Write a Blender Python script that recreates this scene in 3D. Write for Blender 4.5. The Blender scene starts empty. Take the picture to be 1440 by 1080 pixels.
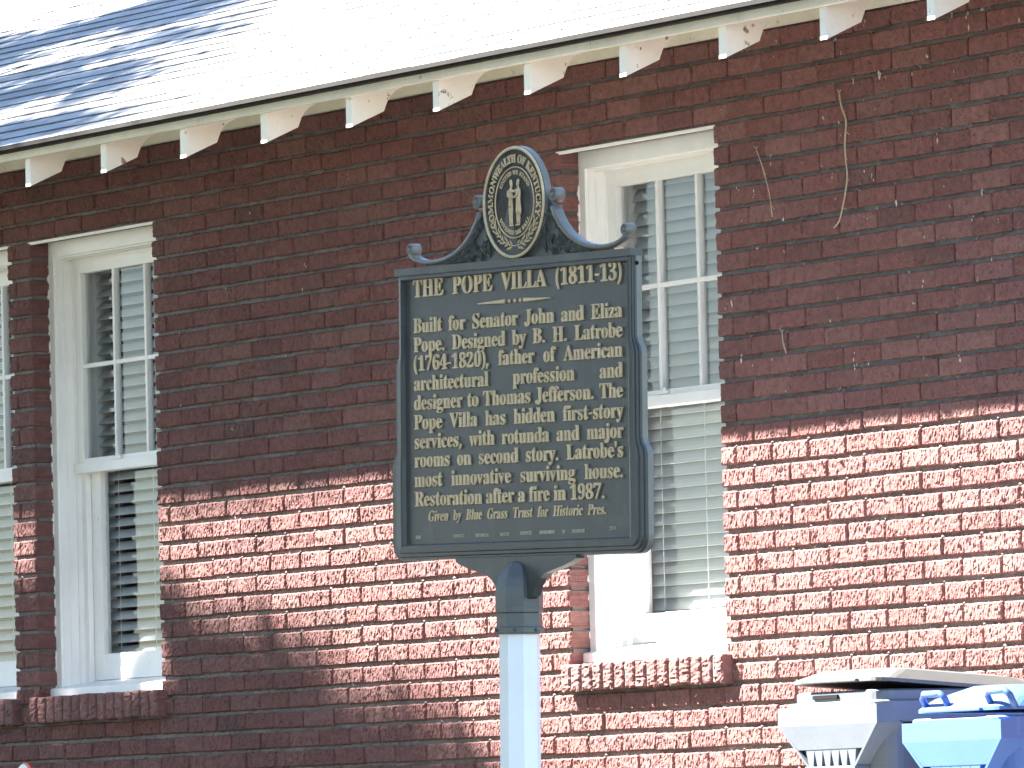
import bpy, bmesh, math, random
import numpy as np
from mathutils import Vector, Matrix
R = math.radians
rng = np.random.default_rng(7)
random.seed(7)
scene = bpy.context.scene
C = scene.collection

# ------------------------------------------------------------------ camera, sky, sun, exposure
cam = bpy.data.cameras.new('camera')
cam.sensor_width = 36.0
cam.lens = 10925.0 * 36.0 / 1440.0
cam.clip_start = 0.5
cam.clip_end = 600.0
camera = bpy.data.objects.new('camera', cam)
C.objects.link(camera)
right = Vector((0.52261881, 0.85222148, -0.02425152))
up = Vector((0.06514849, -0.01155738, 0.99780865))
fwd = Vector((-0.85007367, 0.52305352, 0.06156105))
camera.matrix_world = Matrix(((right.x, up.x, -fwd.x, 22.0), (right.y, up.y, -fwd.y, -13.7398),
                              (right.z, up.z, -fwd.z, 0.8), (0, 0, 0, 1)))
scene.camera = camera

SUN_FROM = Vector((-1.48, -1.0, 1.88)).normalized()          # direction towards the sun
world = bpy.data.worlds.new("World")
scene.world = world
world.use_nodes = True
wn = world.node_tree
wn.nodes.clear()
sky = wn.nodes.new('ShaderNodeTexSky')
sky.sky_type = 'NISHITA'
sky.sun_disc = False
sky.sun_elevation = math.asin(SUN_FROM.z)
sky.sun_rotation = math.atan2(SUN_FROM.x, SUN_FROM.y)
sky.air_density = 1.0
sky.dust_density = 0.1
sky.ozone_density = 1.6
bg = wn.nodes.new('ShaderNodeBackground')
bg.inputs['Strength'].default_value = 0.05
wo = wn.nodes.new('ShaderNodeOutputWorld')
wn.links.new(sky.outputs[0], bg.inputs[0])
wn.links.new(bg.outputs[0], wo.inputs[0])

sun_data = bpy.data.lights.new('sun', 'SUN')
sun_data.energy = 5.0
sun_data.angle = R(0.5)
sun_data.color = (1.0, 0.95, 0.89)
sun = bpy.data.objects.new('sun', sun_data)
C.objects.link(sun)
sun.rotation_euler = (-SUN_FROM).to_track_quat('-Z', 'Y').to_euler()
sun.location = (-20, -14, 24)

scene.view_settings.view_transform = 'Standard'
scene.view_settings.look = 'None'
scene.view_settings.gamma = 1.0
scene.view_settings.exposure = 3.68
scene.render.engine = 'CYCLES'
scene.cycles.max_bounces = 8

# ------------------------------------------------------------------ helpers
def link(name, me, mats=(), parent=None):
    o = bpy.data.objects.new(name, me)
    C.objects.link(o)
    for m in (mats if isinstance(mats, (list, tuple)) else [mats]):
        me.materials.append(m)
    if parent is not None:
        o.parent = parent
    return o

def tag(o, label=None, cat=None, group=None, kind=None):
    for k, v in (('label', label), ('category', cat), ('group', group), ('kind', kind)):
        if v: o[k] = v
    return o

def empty(name, loc=(0, 0, 0)):
    o = bpy.data.objects.new(name, None)
    C.objects.link(o)
    o.location = loc
    o.empty_display_size = 0.2
    return o

class MB:
    """collects shapes; build() links them as one mesh object"""
    def __init__(s): s.v, s.f, s.m, s.sm = [], [], [], []
    def add(s, vs, fs, mi=0, smooth=False):
        o = len(s.v)
        s.v += [tuple(v) for v in vs]
        for f in fs:
            s.f.append(tuple(i + o for i in f)); s.m.append(mi); s.sm.append(smooth)
    def box(s, x0, x1, y0, y1, z0, z1, mi=0):
        s.add([(x0,y0,z0),(x1,y0,z0),(x1,y1,z0),(x0,y1,z0),(x0,y0,z1),(x1,y0,z1),(x1,y1,z1),(x0,y1,z1)],
              [(0,3,2,1),(4,5,6,7),(0,1,5,4),(1,2,6,5),(2,3,7,6),(3,0,4,7)], mi)
    def bbox(s, x0, x1, y0, y1, z0, z1, b=0.003, mi=0):
        """box with chamfered edges"""
        bm = bmesh.new()
        bmesh.ops.create_cube(bm, size=1.0)
        for v in bm.verts:
            v.co = Vector(((x0+x1)/2 + v.co.x*(x1-x0), (y0+y1)/2 + v.co.y*(y1-y0), (z0+z1)/2 + v.co.z*(z1-z0)))
        bmesh.ops.bevel(bm, geom=bm.edges[:], offset=b, segments=2, affect='EDGES', profile=0.6)
        s.bm(bm, mi); bm.free()
    def bm(s, bm, mi=0, smooth=False):
        bm.verts.index_update()
        s.add([v.co[:] for v in bm.verts], [[v.index for v in f.verts] for f in bm.faces], mi, smooth)
    def prism(s, poly, axis, a0, a1, mi=0):
        """poly: 2-D points; axis 0 -> (a,p,q), 1 -> (p,a,q), 2 -> (p,q,a)"""
        n = len(poly)
        def P(p, a): return {0: (a, p[0], p[1]), 1: (p[0], a, p[1]), 2: (p[0], p[1], a)}[axis]
        vs = [P(p, a0) for p in poly] + [P(p, a1) for p in poly]
        fs = [tuple(range(n)), tuple(range(2*n-1, n-1, -1))] + [(i, i+n, (i+1) % n + n, (i+1) % n) for i in range(n)]
        s.add(vs, fs, mi)
    def loft(s, loops, closed=True, cap=True, mi=0, smooth=False):
        n = len(loops[0]); o = []
        vs = [p for l in loops for p in l]
        fs = []
        for k in range(len(loops)-1):
            for i in range(n if closed else n-1):
                j = (i+1) % n
                fs.append((k*n+i, k*n+j, (k+1)*n+j, (k+1)*n+i))
        if cap:
            fs.append(tuple(range(n-1, -1, -1)))
            fs.append(tuple((len(loops)-1)*n + i for i in range(n)))
        s.add(vs, fs, mi, smooth)
    def tube(s, pts, rad, n=8, mi=0, smooth=True):
        pts = [Vector(p) for p in pts]
        rads = rad if isinstance(rad, (list, tuple)) else [rad]*len(pts)
        loops = []
        ref = None
        for i, p in enumerate(pts):
            t = (pts[min(i+1, len(pts)-1)] - pts[max(i-1, 0)]).normalized()
            if ref is None:
                ref = t.orthogonal().normalized()
            ref = (ref - t*ref.dot(t)).normalized()
            b = t.cross(ref)
            loops.append([tuple(p + (ref*math.cos(2*math.pi*k/n) + b*math.sin(2*math.pi*k/n))*rads[i]) for k in range(n)])
        s.loft(loops, True, True, mi, smooth)
    def ball(s, c, r, sc=(1, 1, 1), seg=10, mi=0):
        bm = bmesh.new()
        bmesh.ops.create_uvsphere(bm, u_segments=seg, v_segments=max(5, seg//2+1), radius=r)
        for v in bm.verts:
            v.co = Vector((c[0]+v.co.x*sc[0], c[1]+v.co.y*sc[1], c[2]+v.co.z*sc[2]))
        s.bm(bm, mi, True); bm.free()
    def build(s, name, mats, parent=None, loc=None):
        me = bpy.data.meshes.new(name)
        me.from_pydata(s.v, [], s.f)
        me.polygons.foreach_set('material_index', s.m)
        me.polygons.foreach_set('use_smooth', s.sm)
        bm = bmesh.new(); bm.from_mesh(me)
        bmesh.ops.recalc_face_normals(bm, faces=bm.faces[:])
        bm.to_mesh(me); bm.free()
        me.update()
        o = link(name, me, mats, parent)
        if loc: o.location = loc
        return o

# ------------------------------------------------------------------ materials
def mat(name, base, rough=0.6, spec=0.5, metal=0.0, var=0.0, vscale=6.0, bump=0.0, bscale=80.0, attr=None,
        stain=None, stain_scale=5.0, stain_lo=0.55, stain_hi=0.68, stretch=None):
    m = bpy.data.materials.new(name); m.use_nodes = True
    nt = m.node_tree; N = nt.nodes; L = nt.links
    b = N['Principled BSDF']
    b.inputs['Roughness'].default_value = rough
    b.inputs['Specular IOR Level'].default_value = spec
    b.inputs['Metallic'].default_value = metal
    b.inputs['Base Color'].default_value = (*base, 1)
    tc = N.new('ShaderNodeTexCoord')
    vec = tc.outputs['Object']
    if stretch:
        mp = N.new('ShaderNodeMapping'); mp.inputs['Scale'].default_value = stretch
        L.new(vec, mp.inputs['Vector']); vec = mp.outputs[0]
    col = None
    if attr:
        a = N.new('ShaderNodeAttribute'); a.attribute_name = attr; col = a.outputs['Color']
    else:
        rgb = N.new('ShaderNodeRGB'); rgb.outputs[0].default_value = (*base, 1); col = rgb.outputs[0]
    if var:
        nz = N.new('ShaderNodeTexNoise'); nz.inputs['Scale'].default_value = vscale; nz.inputs['Detail'].default_value = 6
        nz.inputs['Roughness'].default_value = 0.65
        L.new(vec, nz.inputs['Vector'])
        mr = N.new('ShaderNodeMapRange'); mr.inputs[1].default_value = 0.25; mr.inputs[2].default_value = 0.75
        mr.inputs[3].default_value = 1-var; mr.inputs[4].default_value = 1+var
        L.new(nz.outputs['Fac'], mr.inputs[0])
        mx = N.new('ShaderNodeVectorMath'); mx.operation = 'SCALE'
        L.new(col, mx.inputs[0]); L.new(mr.outputs[0], mx.inputs['Scale']); col = mx.outputs[0]
    if stain:
        nz = N.new('ShaderNodeTexNoise'); nz.inputs['Scale'].default_value = stain_scale; nz.inputs['Detail'].default_value = 7
        nz.inputs['Roughness'].default_value = 0.7
        L.new(vec, nz.inputs['Vector'])
        mr = N.new('ShaderNodeMapRange'); mr.inputs[1].default_value = stain_lo; mr.inputs[2].default_value = stain_hi
        L.new(nz.outputs['Fac'], mr.inputs[0])
        mx = N.new('ShaderNodeMix'); mx.data_type = 'RGBA'
        L.new(mr.outputs[0], mx.inputs[0]); L.new(col, mx.inputs[6]); mx.inputs[7].default_value = (*stain, 1); col = mx.outputs[2]
    L.new(col, b.inputs['Base Color'])
    if bump:
        nz = N.new('ShaderNodeTexNoise'); nz.inputs['Scale'].default_value = bscale; nz.inputs['Detail'].default_value = 5
        L.new(vec, nz.inputs['Vector'])
        bp = N.new('ShaderNodeBump'); bp.inputs['Strength'].default_value = 1.0; bp.inputs['Distance'].default_value = bump
        L.new(nz.outputs['Fac'], bp.inputs['Height']); L.new(bp.outputs[0], b.inputs['Normal'])
    return m

M_brick = mat('brick', (.25, .1, .08), .92, .25, attr='brick_colour', var=.30, vscale=34, bump=.0028, bscale=190)
M_mortar = mat('mortar', (.17, .162, .155), .95, .2, var=.35, vscale=9, bump=.003, bscale=90)
M_fleck = mat('pale_fleck', (.55, .53, .48), .9, .2)
M_white = mat('white_paint', (.86, .84, .81), .55, .4, var=.08, vscale=4, bump=.0006, bscale=60,
              stain=(.40, .36, .30), stain_scale=9, stain_lo=.66, stain_hi=.78)
M_peel = mat('peeling_white_paint', (.88, .86, .78), .6, .35, var=.08, vscale=5, bump=.0008, bscale=60,
             stain=(.24, .18, .14), stain_scale=20, stain_lo=.615, stain_hi=.655)
M_cream = mat('weathered_cream_board', (.74, .71, .60), .7, .3, var=.15, vscale=5, bump=.0008, bscale=50,
              stain=(.25, .21, .15), stain_scale=12, stain_lo=.62, stain_hi=.75)
M_shingle = mat('pale_shingle', (.44, .44, .45), .9, .2, attr='shingle_colour', var=.18, vscale=60, bump=.002, bscale=250)
M_drip = mat('dark_shingle_edge', (.022, .020, .019), .9, .2, var=.3, vscale=20)
M_green = mat('dark_green_sign_paint', (.048, .052, .049), .46, .5, var=.22, vscale=7, bump=.0006, bscale=160,
              stain=(.090, .098, .095), stain_scale=6, stain_lo=.56, stain_hi=.75)
M_palegreen = mat('faded_green_paint', (.155, .150, .128), .45, .5, var=.18, vscale=9, bump=.0006, bscale=160)  # paler tone for the plate side, crest rim and scroll bands
M_wornsocket = mat('worn_green_paint', (.078, .084, .080), .45, .5, var=.25, vscale=12, bump=.0006, bscale=120)
M_gold = mat('gold_paint', (.60, .445, .245), .5, .4, var=.22, vscale=30, stain=(.30, .25, .17), stain_scale=26, stain_lo=.6, stain_hi=.72)
M_smallgold = mat('worn_pale_lettering', (.42, .38, .27), .55, .4, var=.3, vscale=40)
M_pole = mat('pale_aluminium_pole', (.80, .805, .79), .40, .5, metal=.0, var=.06, vscale=5)
M_blind = mat('white_blind_slat', (.80, .82, .83), .45, .4, var=.05, vscale=6)
M_room = mat('dim_room_plaster', (.16, .15, .14), .9, .2)
M_greybin = mat('grey_plastic', (.10, .115, .135), .45, .45, var=.08, vscale=8, bump=.0004, bscale=90)
M_greylid = mat('dark_grey_lid_plastic', (.085, .087, .083), .5, .4, var=.12, vscale=10, bump=.0004, bscale=90)
M_bluebin = mat('blue_plastic', (.055, .12, .33), .4, .5, var=.06, vscale=8, bump=.0004, bscale=90)
M_vine = mat('dry_vine_stem', (.48, .40, .30), .9, .2, var=.3, vscale=40)
M_leaf = mat('leaf', (.06, .105, .03), .6, .4, attr='leaf_colour')
M_bark = mat('bark', (.10, .075, .055), .95, .2, var=.4, vscale=9, bump=.02, bscale=14)
M_grass = mat('lawn', (.048, .050, .032), .95, .2, var=.45, vscale=3, bump=.02, bscale=60)
M_concrete = mat('pale_concrete', (.33, .31, .28), .9, .25, var=.18, vscale=2.5, bump=.002, bscale=120)
M_asphalt = mat('asphalt', (.055, .055, .058), .9, .25, var=.2, vscale=8, bump=.003, bscale=200)
M_red = mat('red_paint', (.42, .02, .02), .45, .5)
M_plainwhite = mat('plain_white', (.8, .8, .78), .5, .4)
M_dark = mat('dark_hole', (.01, .01, .01), .9, .1)

def leaf_translucency():
    nt = M_leaf.node_tree; N = nt.nodes; L = nt.links
    b = N['Principled BSDF']; out = N['Material Output']
    tr = N.new('ShaderNodeBsdfTranslucent')
    at = [n for n in N if n.type == 'ATTRIBUTE'][0]
    L.new(at.outputs['Color'], tr.inputs['Color'])
    mx = N.new('ShaderNodeMixShader'); mx.inputs[0].default_value = .3
    L.new(b.outputs[0], mx.inputs[1]); L.new(tr.outputs[0], mx.inputs[2]); L.new(mx.outputs[0], out.inputs[0])
leaf_translucency()

def blind_translucency():
    nt = M_blind.node_tree; N = nt.nodes; L = nt.links
    tr = N.new('ShaderNodeBsdfTranslucent'); tr.inputs['Color'].default_value = (.8, .84, .86, 1)
    mx = N.new('ShaderNodeMixShader'); mx.inputs[0].default_value = .42
    L.new(N['Principled BSDF'].outputs[0], mx.inputs[1]); L.new(tr.outputs[0], mx.inputs[2]); L.new(mx.outputs[0], N['Material Output'].inputs[0])
blind_translucency()

def glass_material():
    m = bpy.data.materials.new('window_glass'); m.use_nodes = True
    nt = m.node_tree; N = nt.nodes; L = nt.links
    N.remove(N['Principled BSDF'])
    tr = N.new('ShaderNodeBsdfTransparent'); tr.inputs[0].default_value = (.95, .97, .97, 1)
    gl = N.new('ShaderNodeBsdfGlossy'); gl.inputs['Roughness'].default_value = .012
    fr = N.new('ShaderNodeFresnel'); fr.inputs[0].default_value = 1.5
    ml = N.new('ShaderNodeMath'); ml.operation = 'MULTIPLY'; ml.inputs[1].default_value = .5
    tc = N.new('ShaderNodeTexCoord')
    nz = N.new('ShaderNodeTexNoise'); nz.inputs['Scale'].default_value = 3.0
    bp = N.new('ShaderNodeBump'); bp.inputs['Distance'].default_value = .01; bp.inputs['Strength'].default_value = .25
    L.new(tc.outputs['Object'], nz.inputs['Vector']); L.new(nz.outputs['Fac'], bp.inputs['Height']); L.new(bp.outputs[0], gl.inputs['Normal'])
    mx = N.new('ShaderNodeMixShader')
    L.new(fr.outputs[0], ml.inputs[0]); L.new(ml.outputs[0], mx.inputs[0])
    L.new(tr.outputs[0], mx.inputs[1]); L.new(gl.outputs[0], mx.inputs[2])
    L.new(mx.outputs[0], N['Material Output'].inputs[0])
    return m
M_glass = glass_material()

# ------------------------------------------------------------------ ground
def ground_z(y):
    if y > -1.6: return 0.12
    return max(0.12 - (-1.6 - y)*0.0763, -0.75)
def sheet(name, x0, x1, ys, dz, m, label=None):
    vs, fs = [], []
    for y in ys:
        vs += [(x0, y, ground_z(y)+dz), (x1, y, ground_z(y)+dz)]
    for i in range(len(ys)-1):
        fs.append((2*i, 2*i+1, 2*i+3, 2*i+2))
    me = bpy.data.meshes.new(name); me.from_pydata(vs, [], fs); me.update()
    o = link(name, me, m); o['kind'] = 'structure'
    return o
sheet('ground', -300, 300, [-300, -60, -20, -13, -11, -9, -7, -5, -3, -1.6, 0, 20, 300], 0, M_grass)
sheet('driveway', 1.9, 6.4, [-13.0, -11, -9, -7, -5, -3, -1.6, -0.3], .012, M_concrete)
sheet('pavement', -120, 120, [-16.6, -15.0, -13.004], .008, M_concrete)
sheet('road', -120, 120, [-26, -18.0], .004, M_asphalt)
# ------------------------------------------------------------------ brick house
house = empty('brick_house', (-1.0, 0, .12))
HOFF = Vector((-1.0, 0, .12))
def hpart(o):
    """keep world coordinates when a mesh is parented to the house empty"""
    o.matrix_parent_inverse = Matrix.Translation(-HOFF)
    return o
tag(house, 'dark red textured brick house with pale shingle roof, white rafter tails and tall white windows', 'house')

BL, BH = 0.2096, 0.069867          # brick pitch and course pitch
Z0 = 3.179                         # bed joint level with the window heads
X0 = 1.562                         # a head joint of the even courses
WIN = [-4.90, -3.77, 0.0]          # left edge of each window opening
WW, WB, WT = 0.95, 1.375, 3.175    # opening width, bottom of the brick sill, head
WALL_L, WALL_R, WALL_T, WALL_B = -9.0, 7.0, 3.60, 0.05

class BrickMesh:
    def __init__(s): s.V, s.F, s.MI, s.COL, s.n = [], [], [], [], 0
    def push(s, V, F, mi, col):
        s.V.append(V); s.F.append((F + s.n)); s.MI.append(np.full(len(F), mi, np.int32))
        s.COL.append(np.tile(np.array([*col, 1.0]), (len(V), 1))); s.n += len(V)
    def brick(s, x0, x1, z0, z1, yf, yb, nx, nz, col, vertical=True, amp=.0016, mi=0):
        if nx < 3:                                    # plain box far from view
            V = np.array([(x0,yf,z0),(x1,yf,z0),(x1,yf,z1),(x0,yf,z1),(x0,yb,z0),(x1,yb,z0),(x1,yb,z1),(x0,yb,z1)])
            F = np.array([(0,1,2,3),(0,4,5,1),(1,5,6,2),(2,6,7,3),(3,7,4,0)])
            s.push(V, F, mi, col); return
        xs = np.linspace(x0, x1, nx); zs = np.linspace(z0, z1, nz)
        Xg, Zg = np.meshgrid(xs, zs)
        a = rng.normal(0, 1, (nz, nx))
        for _ in range(2):
            if vertical:
                p = np.pad(a, ((1, 1), (0, 0)), 'edge'); a = (p[:-2] + 2*p[1:-1] + p[2:])/4
            else:
                p = np.pad(a, ((0, 0), (1, 1)), 'edge'); a = (p[:, :-2] + 2*p[:, 1:-1] + p[:, 2:])/4
        a = a/(a.std()+1e-6)
        pits = (rng.random((nz, nx)) < .07)*rng.random((nz, nx))*2.2
        Y = yf + amp*(-a*.8 + pits) + rng.normal(0, .0008)
        ed = np.zeros((nz, nx)); ed[0] = 1; ed[-1] = 1; ed[:, 0] = 1; ed[:, -1] = 1
        Y = np.where(ed > 0, np.maximum(Y, yf + .0005) + .0035, Y)
        Zg[0] += rng.normal(0, .0011, nx); Zg[-1] += rng.normal(0, .0011, nx)
        Xg[:, 0] += rng.normal(0, .0009, nz); Xg[:, -1] += rng.normal(0, .0009, nz)
        V = np.stack([Xg.ravel(), Y.ravel(), Zg.ravel()], 1)
        idx = np.arange(nx*nz).reshape(nz, nx)
        F = np.stack([idx[:-1, :-1].ravel(), idx[:-1, 1:].ravel(), idx[1:, 1:].ravel(), idx[1:, :-1].ravel()], 1)
        loop = np.concatenate([idx[0, :], idx[1:, -1], idx[-1, -2::-1], idx[-2:0:-1, 0]])
        B = V[loop].copy(); B[:, 1] = yb
        k = len(loop); b0 = nx*nz
        S = np.stack([loop, b0 + np.arange(k), b0 + (np.arange(k)+1) % k, np.roll(loop, -1)], 1)
        s.push(np.vstack([V, B]), np.vstack([F, S]), mi, col)
    def grid(s, x0, x1, z0, z1, y, step, amp, mi, col):
        nx = max(2, int((x1-x0)/step)); nz = max(2, int((z1-z0)/step))
        Xg, Zg = np.meshgrid(np.linspace(x0, x1, nx), np.linspace(z0, z1, nz))
        Y = y + rng.normal(0, amp, Xg.shape)
        idx = np.arange(nx*nz).reshape(nz, nx)
        F = np.stack([idx[:-1, :-1].ravel(), idx[:-1, 1:].ravel(), idx[1:, 1:].ravel(), idx[1:, :-1].ravel()], 1)
        s.push(np.stack([Xg.ravel(), Y.ravel(), Zg.ravel()], 1), F, mi, col)
    def box(s, x0, x1, y0, y1, z0, z1, mi, col):
        V = np.array([(x0,y0,z0),(x1,y0,z0),(x1,y1,z0),(x0,y1,z0),(x0,y0,z1),(x1,y0,z1),(x1,y1,z1),(x0,y1,z1)])
        F = np.array([(0,3,2,1),(4,5,6,7),(0,1,5,4),(1,2,6,5),(2,3,7,6),(3,0,4,7)])
        s.push(V, F, mi, col)
    def lump(s, x, y, z, r, mi, col, sx=1, sz=1):
        V = np.array([(1,0,0),(-1,0,0),(0,1,0),(0,-1,0),(0,0,1),(0,0,-1)], float)*rng.uniform(.7, 1.3, (6, 1))*r*np.array([sx, .7, sz]) + (x, y, z)
        F = np.array([(4,0,2,2),(4,2,1,1),(4,1,3,3),(4,3,0,0),(5,2,0,0),(5,1,2,2),(5,3,1,1),(5,0,3,3)])
        s.push(V, F, mi, col)
    def build(s, name, mats):
        V = np.vstack(s.V); F = np.vstack(s.F); MI = np.concatenate(s.MI); COL = np.vstack(s.COL)
        faces = [tuple(f) if f[2] != f[3] else tuple(f[:3]) for f in F.tolist()]
        me = bpy.data.meshes.new(name)
        me.from_pydata(V.tolist(), [], faces)
        me.polygons.foreach_set('material_index', MI)
        at = me.color_attributes.new('brick_colour', 'FLOAT_COLOR', 'POINT')
        at.data.foreach_set('color', COL.astype(np.float32).ravel())
        me.update()
        return hpart(link(name, me, mats, house))

BRICK_COLS = [(.207,.099,.091), (.192,.091,.084), (.215,.107,.098), (.202,.092,.085), (.186,.089,.083), (.224,.114,.102), (.206,.094,.085)]
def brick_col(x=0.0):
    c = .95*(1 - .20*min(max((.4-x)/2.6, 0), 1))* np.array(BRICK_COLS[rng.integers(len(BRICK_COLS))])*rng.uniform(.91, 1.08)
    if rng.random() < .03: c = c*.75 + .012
    return c

wall = BrickMesh()
def jamb(x):                                          # is this x a window reveal?
    return any(abs(x-w) < 1e-6 or abs(x-w-WW) < 1e-6 for w in WIN)
ncourse = int((Z0 - WALL_B)/BH) + 1
for c in range(-7, ncourse):
    zt = Z0 - c*BH - .0068; zb = Z0 - (c+1)*BH + .0068
    if zt > WALL_T + .04: continue
    # free spans of this course between the openings
    spans = [(WALL_L, WALL_R)]
    if zb < WT - .01 and zt > WB - .005:
        spans, x = [], WALL_L
        for w in WIN:
            spans.append((x, w)); x = w + WW
        spans.append((x, WALL_R))
    off = 0 if c % 2 == 0 else BL/2
    for (a, b) in spans:
        k0 = math.floor((a - X0 - off)/BL); x = X0 + off + k0*BL
        cuts = [a]
        while x < b - .03:
            if x > a + .03: cuts.append(x)
            x += BL
        cuts.append(b)
        for i in range(len(cuts)-1):
            xa, xb = cuts[i], cuts[i+1]
            ja, jb = jamb(xa), jamb(xb)
            if not ja: xa += .0033 + rng.normal(0, .0006)
            if not jb: xb -= .0033 + rng.normal(0, .0006)
            near = -4.75 < (xa+xb)/2 < 3.3 and .85 < zb and zt < 3.62
            dz = rng.normal(0, .0012); tilt = 0
            if near:
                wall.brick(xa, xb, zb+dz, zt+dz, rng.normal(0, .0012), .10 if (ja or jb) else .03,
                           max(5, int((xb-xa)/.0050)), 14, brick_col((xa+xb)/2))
            else:
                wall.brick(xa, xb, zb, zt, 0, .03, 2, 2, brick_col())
            # squeezed mortar lumps at the head joints
            if near and rng.random() < .55 and not jb:
                wall.lump(xb + .003, .004, zt + .004, rng.uniform(.003, .0065), 1, (0, 0, 0), sx=1.6)
# mortar bed behind the bricks, cut round the openings
MY = .0138
def mortar(x0, x1, z0, z1):
    if x1 < -4.8 or x0 > 3.4: wall.box(x0, x1, MY, .32, z0, z1, 1, (0, 0, 0)); return
    wall.box(x0, x1, MY+.004, .32, z0, z1, 1, (0, 0, 0))
    wall.grid(x0, x1, z0, z1, MY, .014, .0016, 1, (0, 0, 0))
mj = .010
mortar(WALL_L, WIN[0]-mj, WB-.004, WT)
mortar(WIN[0]+WW+mj, WIN[1]-mj, WB-.004, WT)
mortar(WIN[1]+WW+mj, WIN[2]-mj, WB-.004, WT)
mortar(WIN[2]+WW+mj, WALL_R, WB-.004, WT)
mortar(WALL_L, WALL_R, WALL_B, WB-.004)
mortar(WALL_L, WALL_R, WT, WALL_T+.05)
# pale flecks and rootlet scars left by a climber, mostly high on the right
for i in range(190):
    if i < 130: x, z = rng.uniform(1.0, 2.75), rng.uniform(2.25, 3.42)
    else: x, z = rng.uniform(-2.7, 2.7), rng.uniform(1.0, 3.3)
    if any(w-.02 < x < w+WW+.02 and WB-.03 < z < WT+.01 for w in WIN): continue
    r = abs(rng.normal(0, .0024)) + .0010
    for _ in range(rng.integers(1, 4)):
        wall.lump(x + rng.normal(0, .004), -.002, z + rng.normal(0, .007), r*rng.uniform(.5, 1), 2, (0, 0, 0), sx=.8, sz=rng.uniform(1, 2.4))
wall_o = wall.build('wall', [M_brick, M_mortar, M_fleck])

# rowlock brick sills under the windows
for wi, w in enumerate(WIN):
    s = BrickMesh()
    n = 15; xa, xb = w - .012, w + WW + .038
    p = (xb-xa)/n
    zt = 1.462 if wi < 2 else 1.455
    for i in range(n):
        a, b = xa + i*p + .0055, xa + (i+1)*p - .0055
        d = rng.normal(0, .0012)
        s.brick(a, b, 1.366+d, zt+d, -.040 + rng.normal(0, .0015), .07, 9, 14, brick_col(), vertical=False, amp=.002)
    s.box(xa+.014, xb-.014, -.032, .075, 1.370, zt-.004, 1, (0, 0, 0))
    so = s.build('brick_sill', [M_brick, M_mortar])

# ---- eaves
TS, TX = .572, -2.643
def tail_profile():
    pr = [(-.600, 3.274), (-.474, 3.330)]
    pr += [(-.466, 3.350), (-.458, 3.368), (-.445, 3.385), (-.425, 3.402), (-.398, 3.415), (-.36, 3.432)]
    pr += [(.02, 3.59), (.02, 3.632), (-.600, 3.381)]
    return pr
tail_seed = None
for k in range(-5, 9+6):
    x = TX + k*TS + random.uniform(-.006, .006)
    t = MB()
    t.prism(tail_profile(), 0, x-.0195, x+.0195)
    hpart(t.build('rafter_tail', M_peel, house))
f = MB()
f.bbox(-9.2, 1.20, -.624, -.602, 3.374, 3.416, .004)
f.bbox(1.204, 7.2, -.621, -.602, 3.373, 3.4155, .004)
hpart(f.build('fascia_board', M_cream, house))
f = MB()
f.box(-9.0, 7.0, -.028, -.002, 3.455, 3.615)
hpart(f.build('frieze_board', M_cream, house))
f = MB()
sl = .4167
def deckz(y): return 3.383 + (y+.6)*sl
for i in range(5):                                                     # tongue and groove deck boards
    ya = -.598 + i*.13; yb = ya + .127
    f.add([(-9.2, ya, deckz(ya)+.001), (7.2, ya, deckz(ya)+.001), (7.2, yb, deckz(yb)+.001), (-9.2, yb, deckz(yb)+.001),
           (-9.2, ya, deckz(ya)+.02), (7.2, ya, deckz(ya)+.02), (7.2, yb, deckz(yb)+.02), (-9.2, yb, deckz(yb)+.02)],
          [(0,3,2,1),(4,5,6,7),(0,1,5,4),(1,2,6,5),(2,3,7,6),(3,0,4,7)])
hpart(f.build('soffit', M_cream, house))

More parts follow.
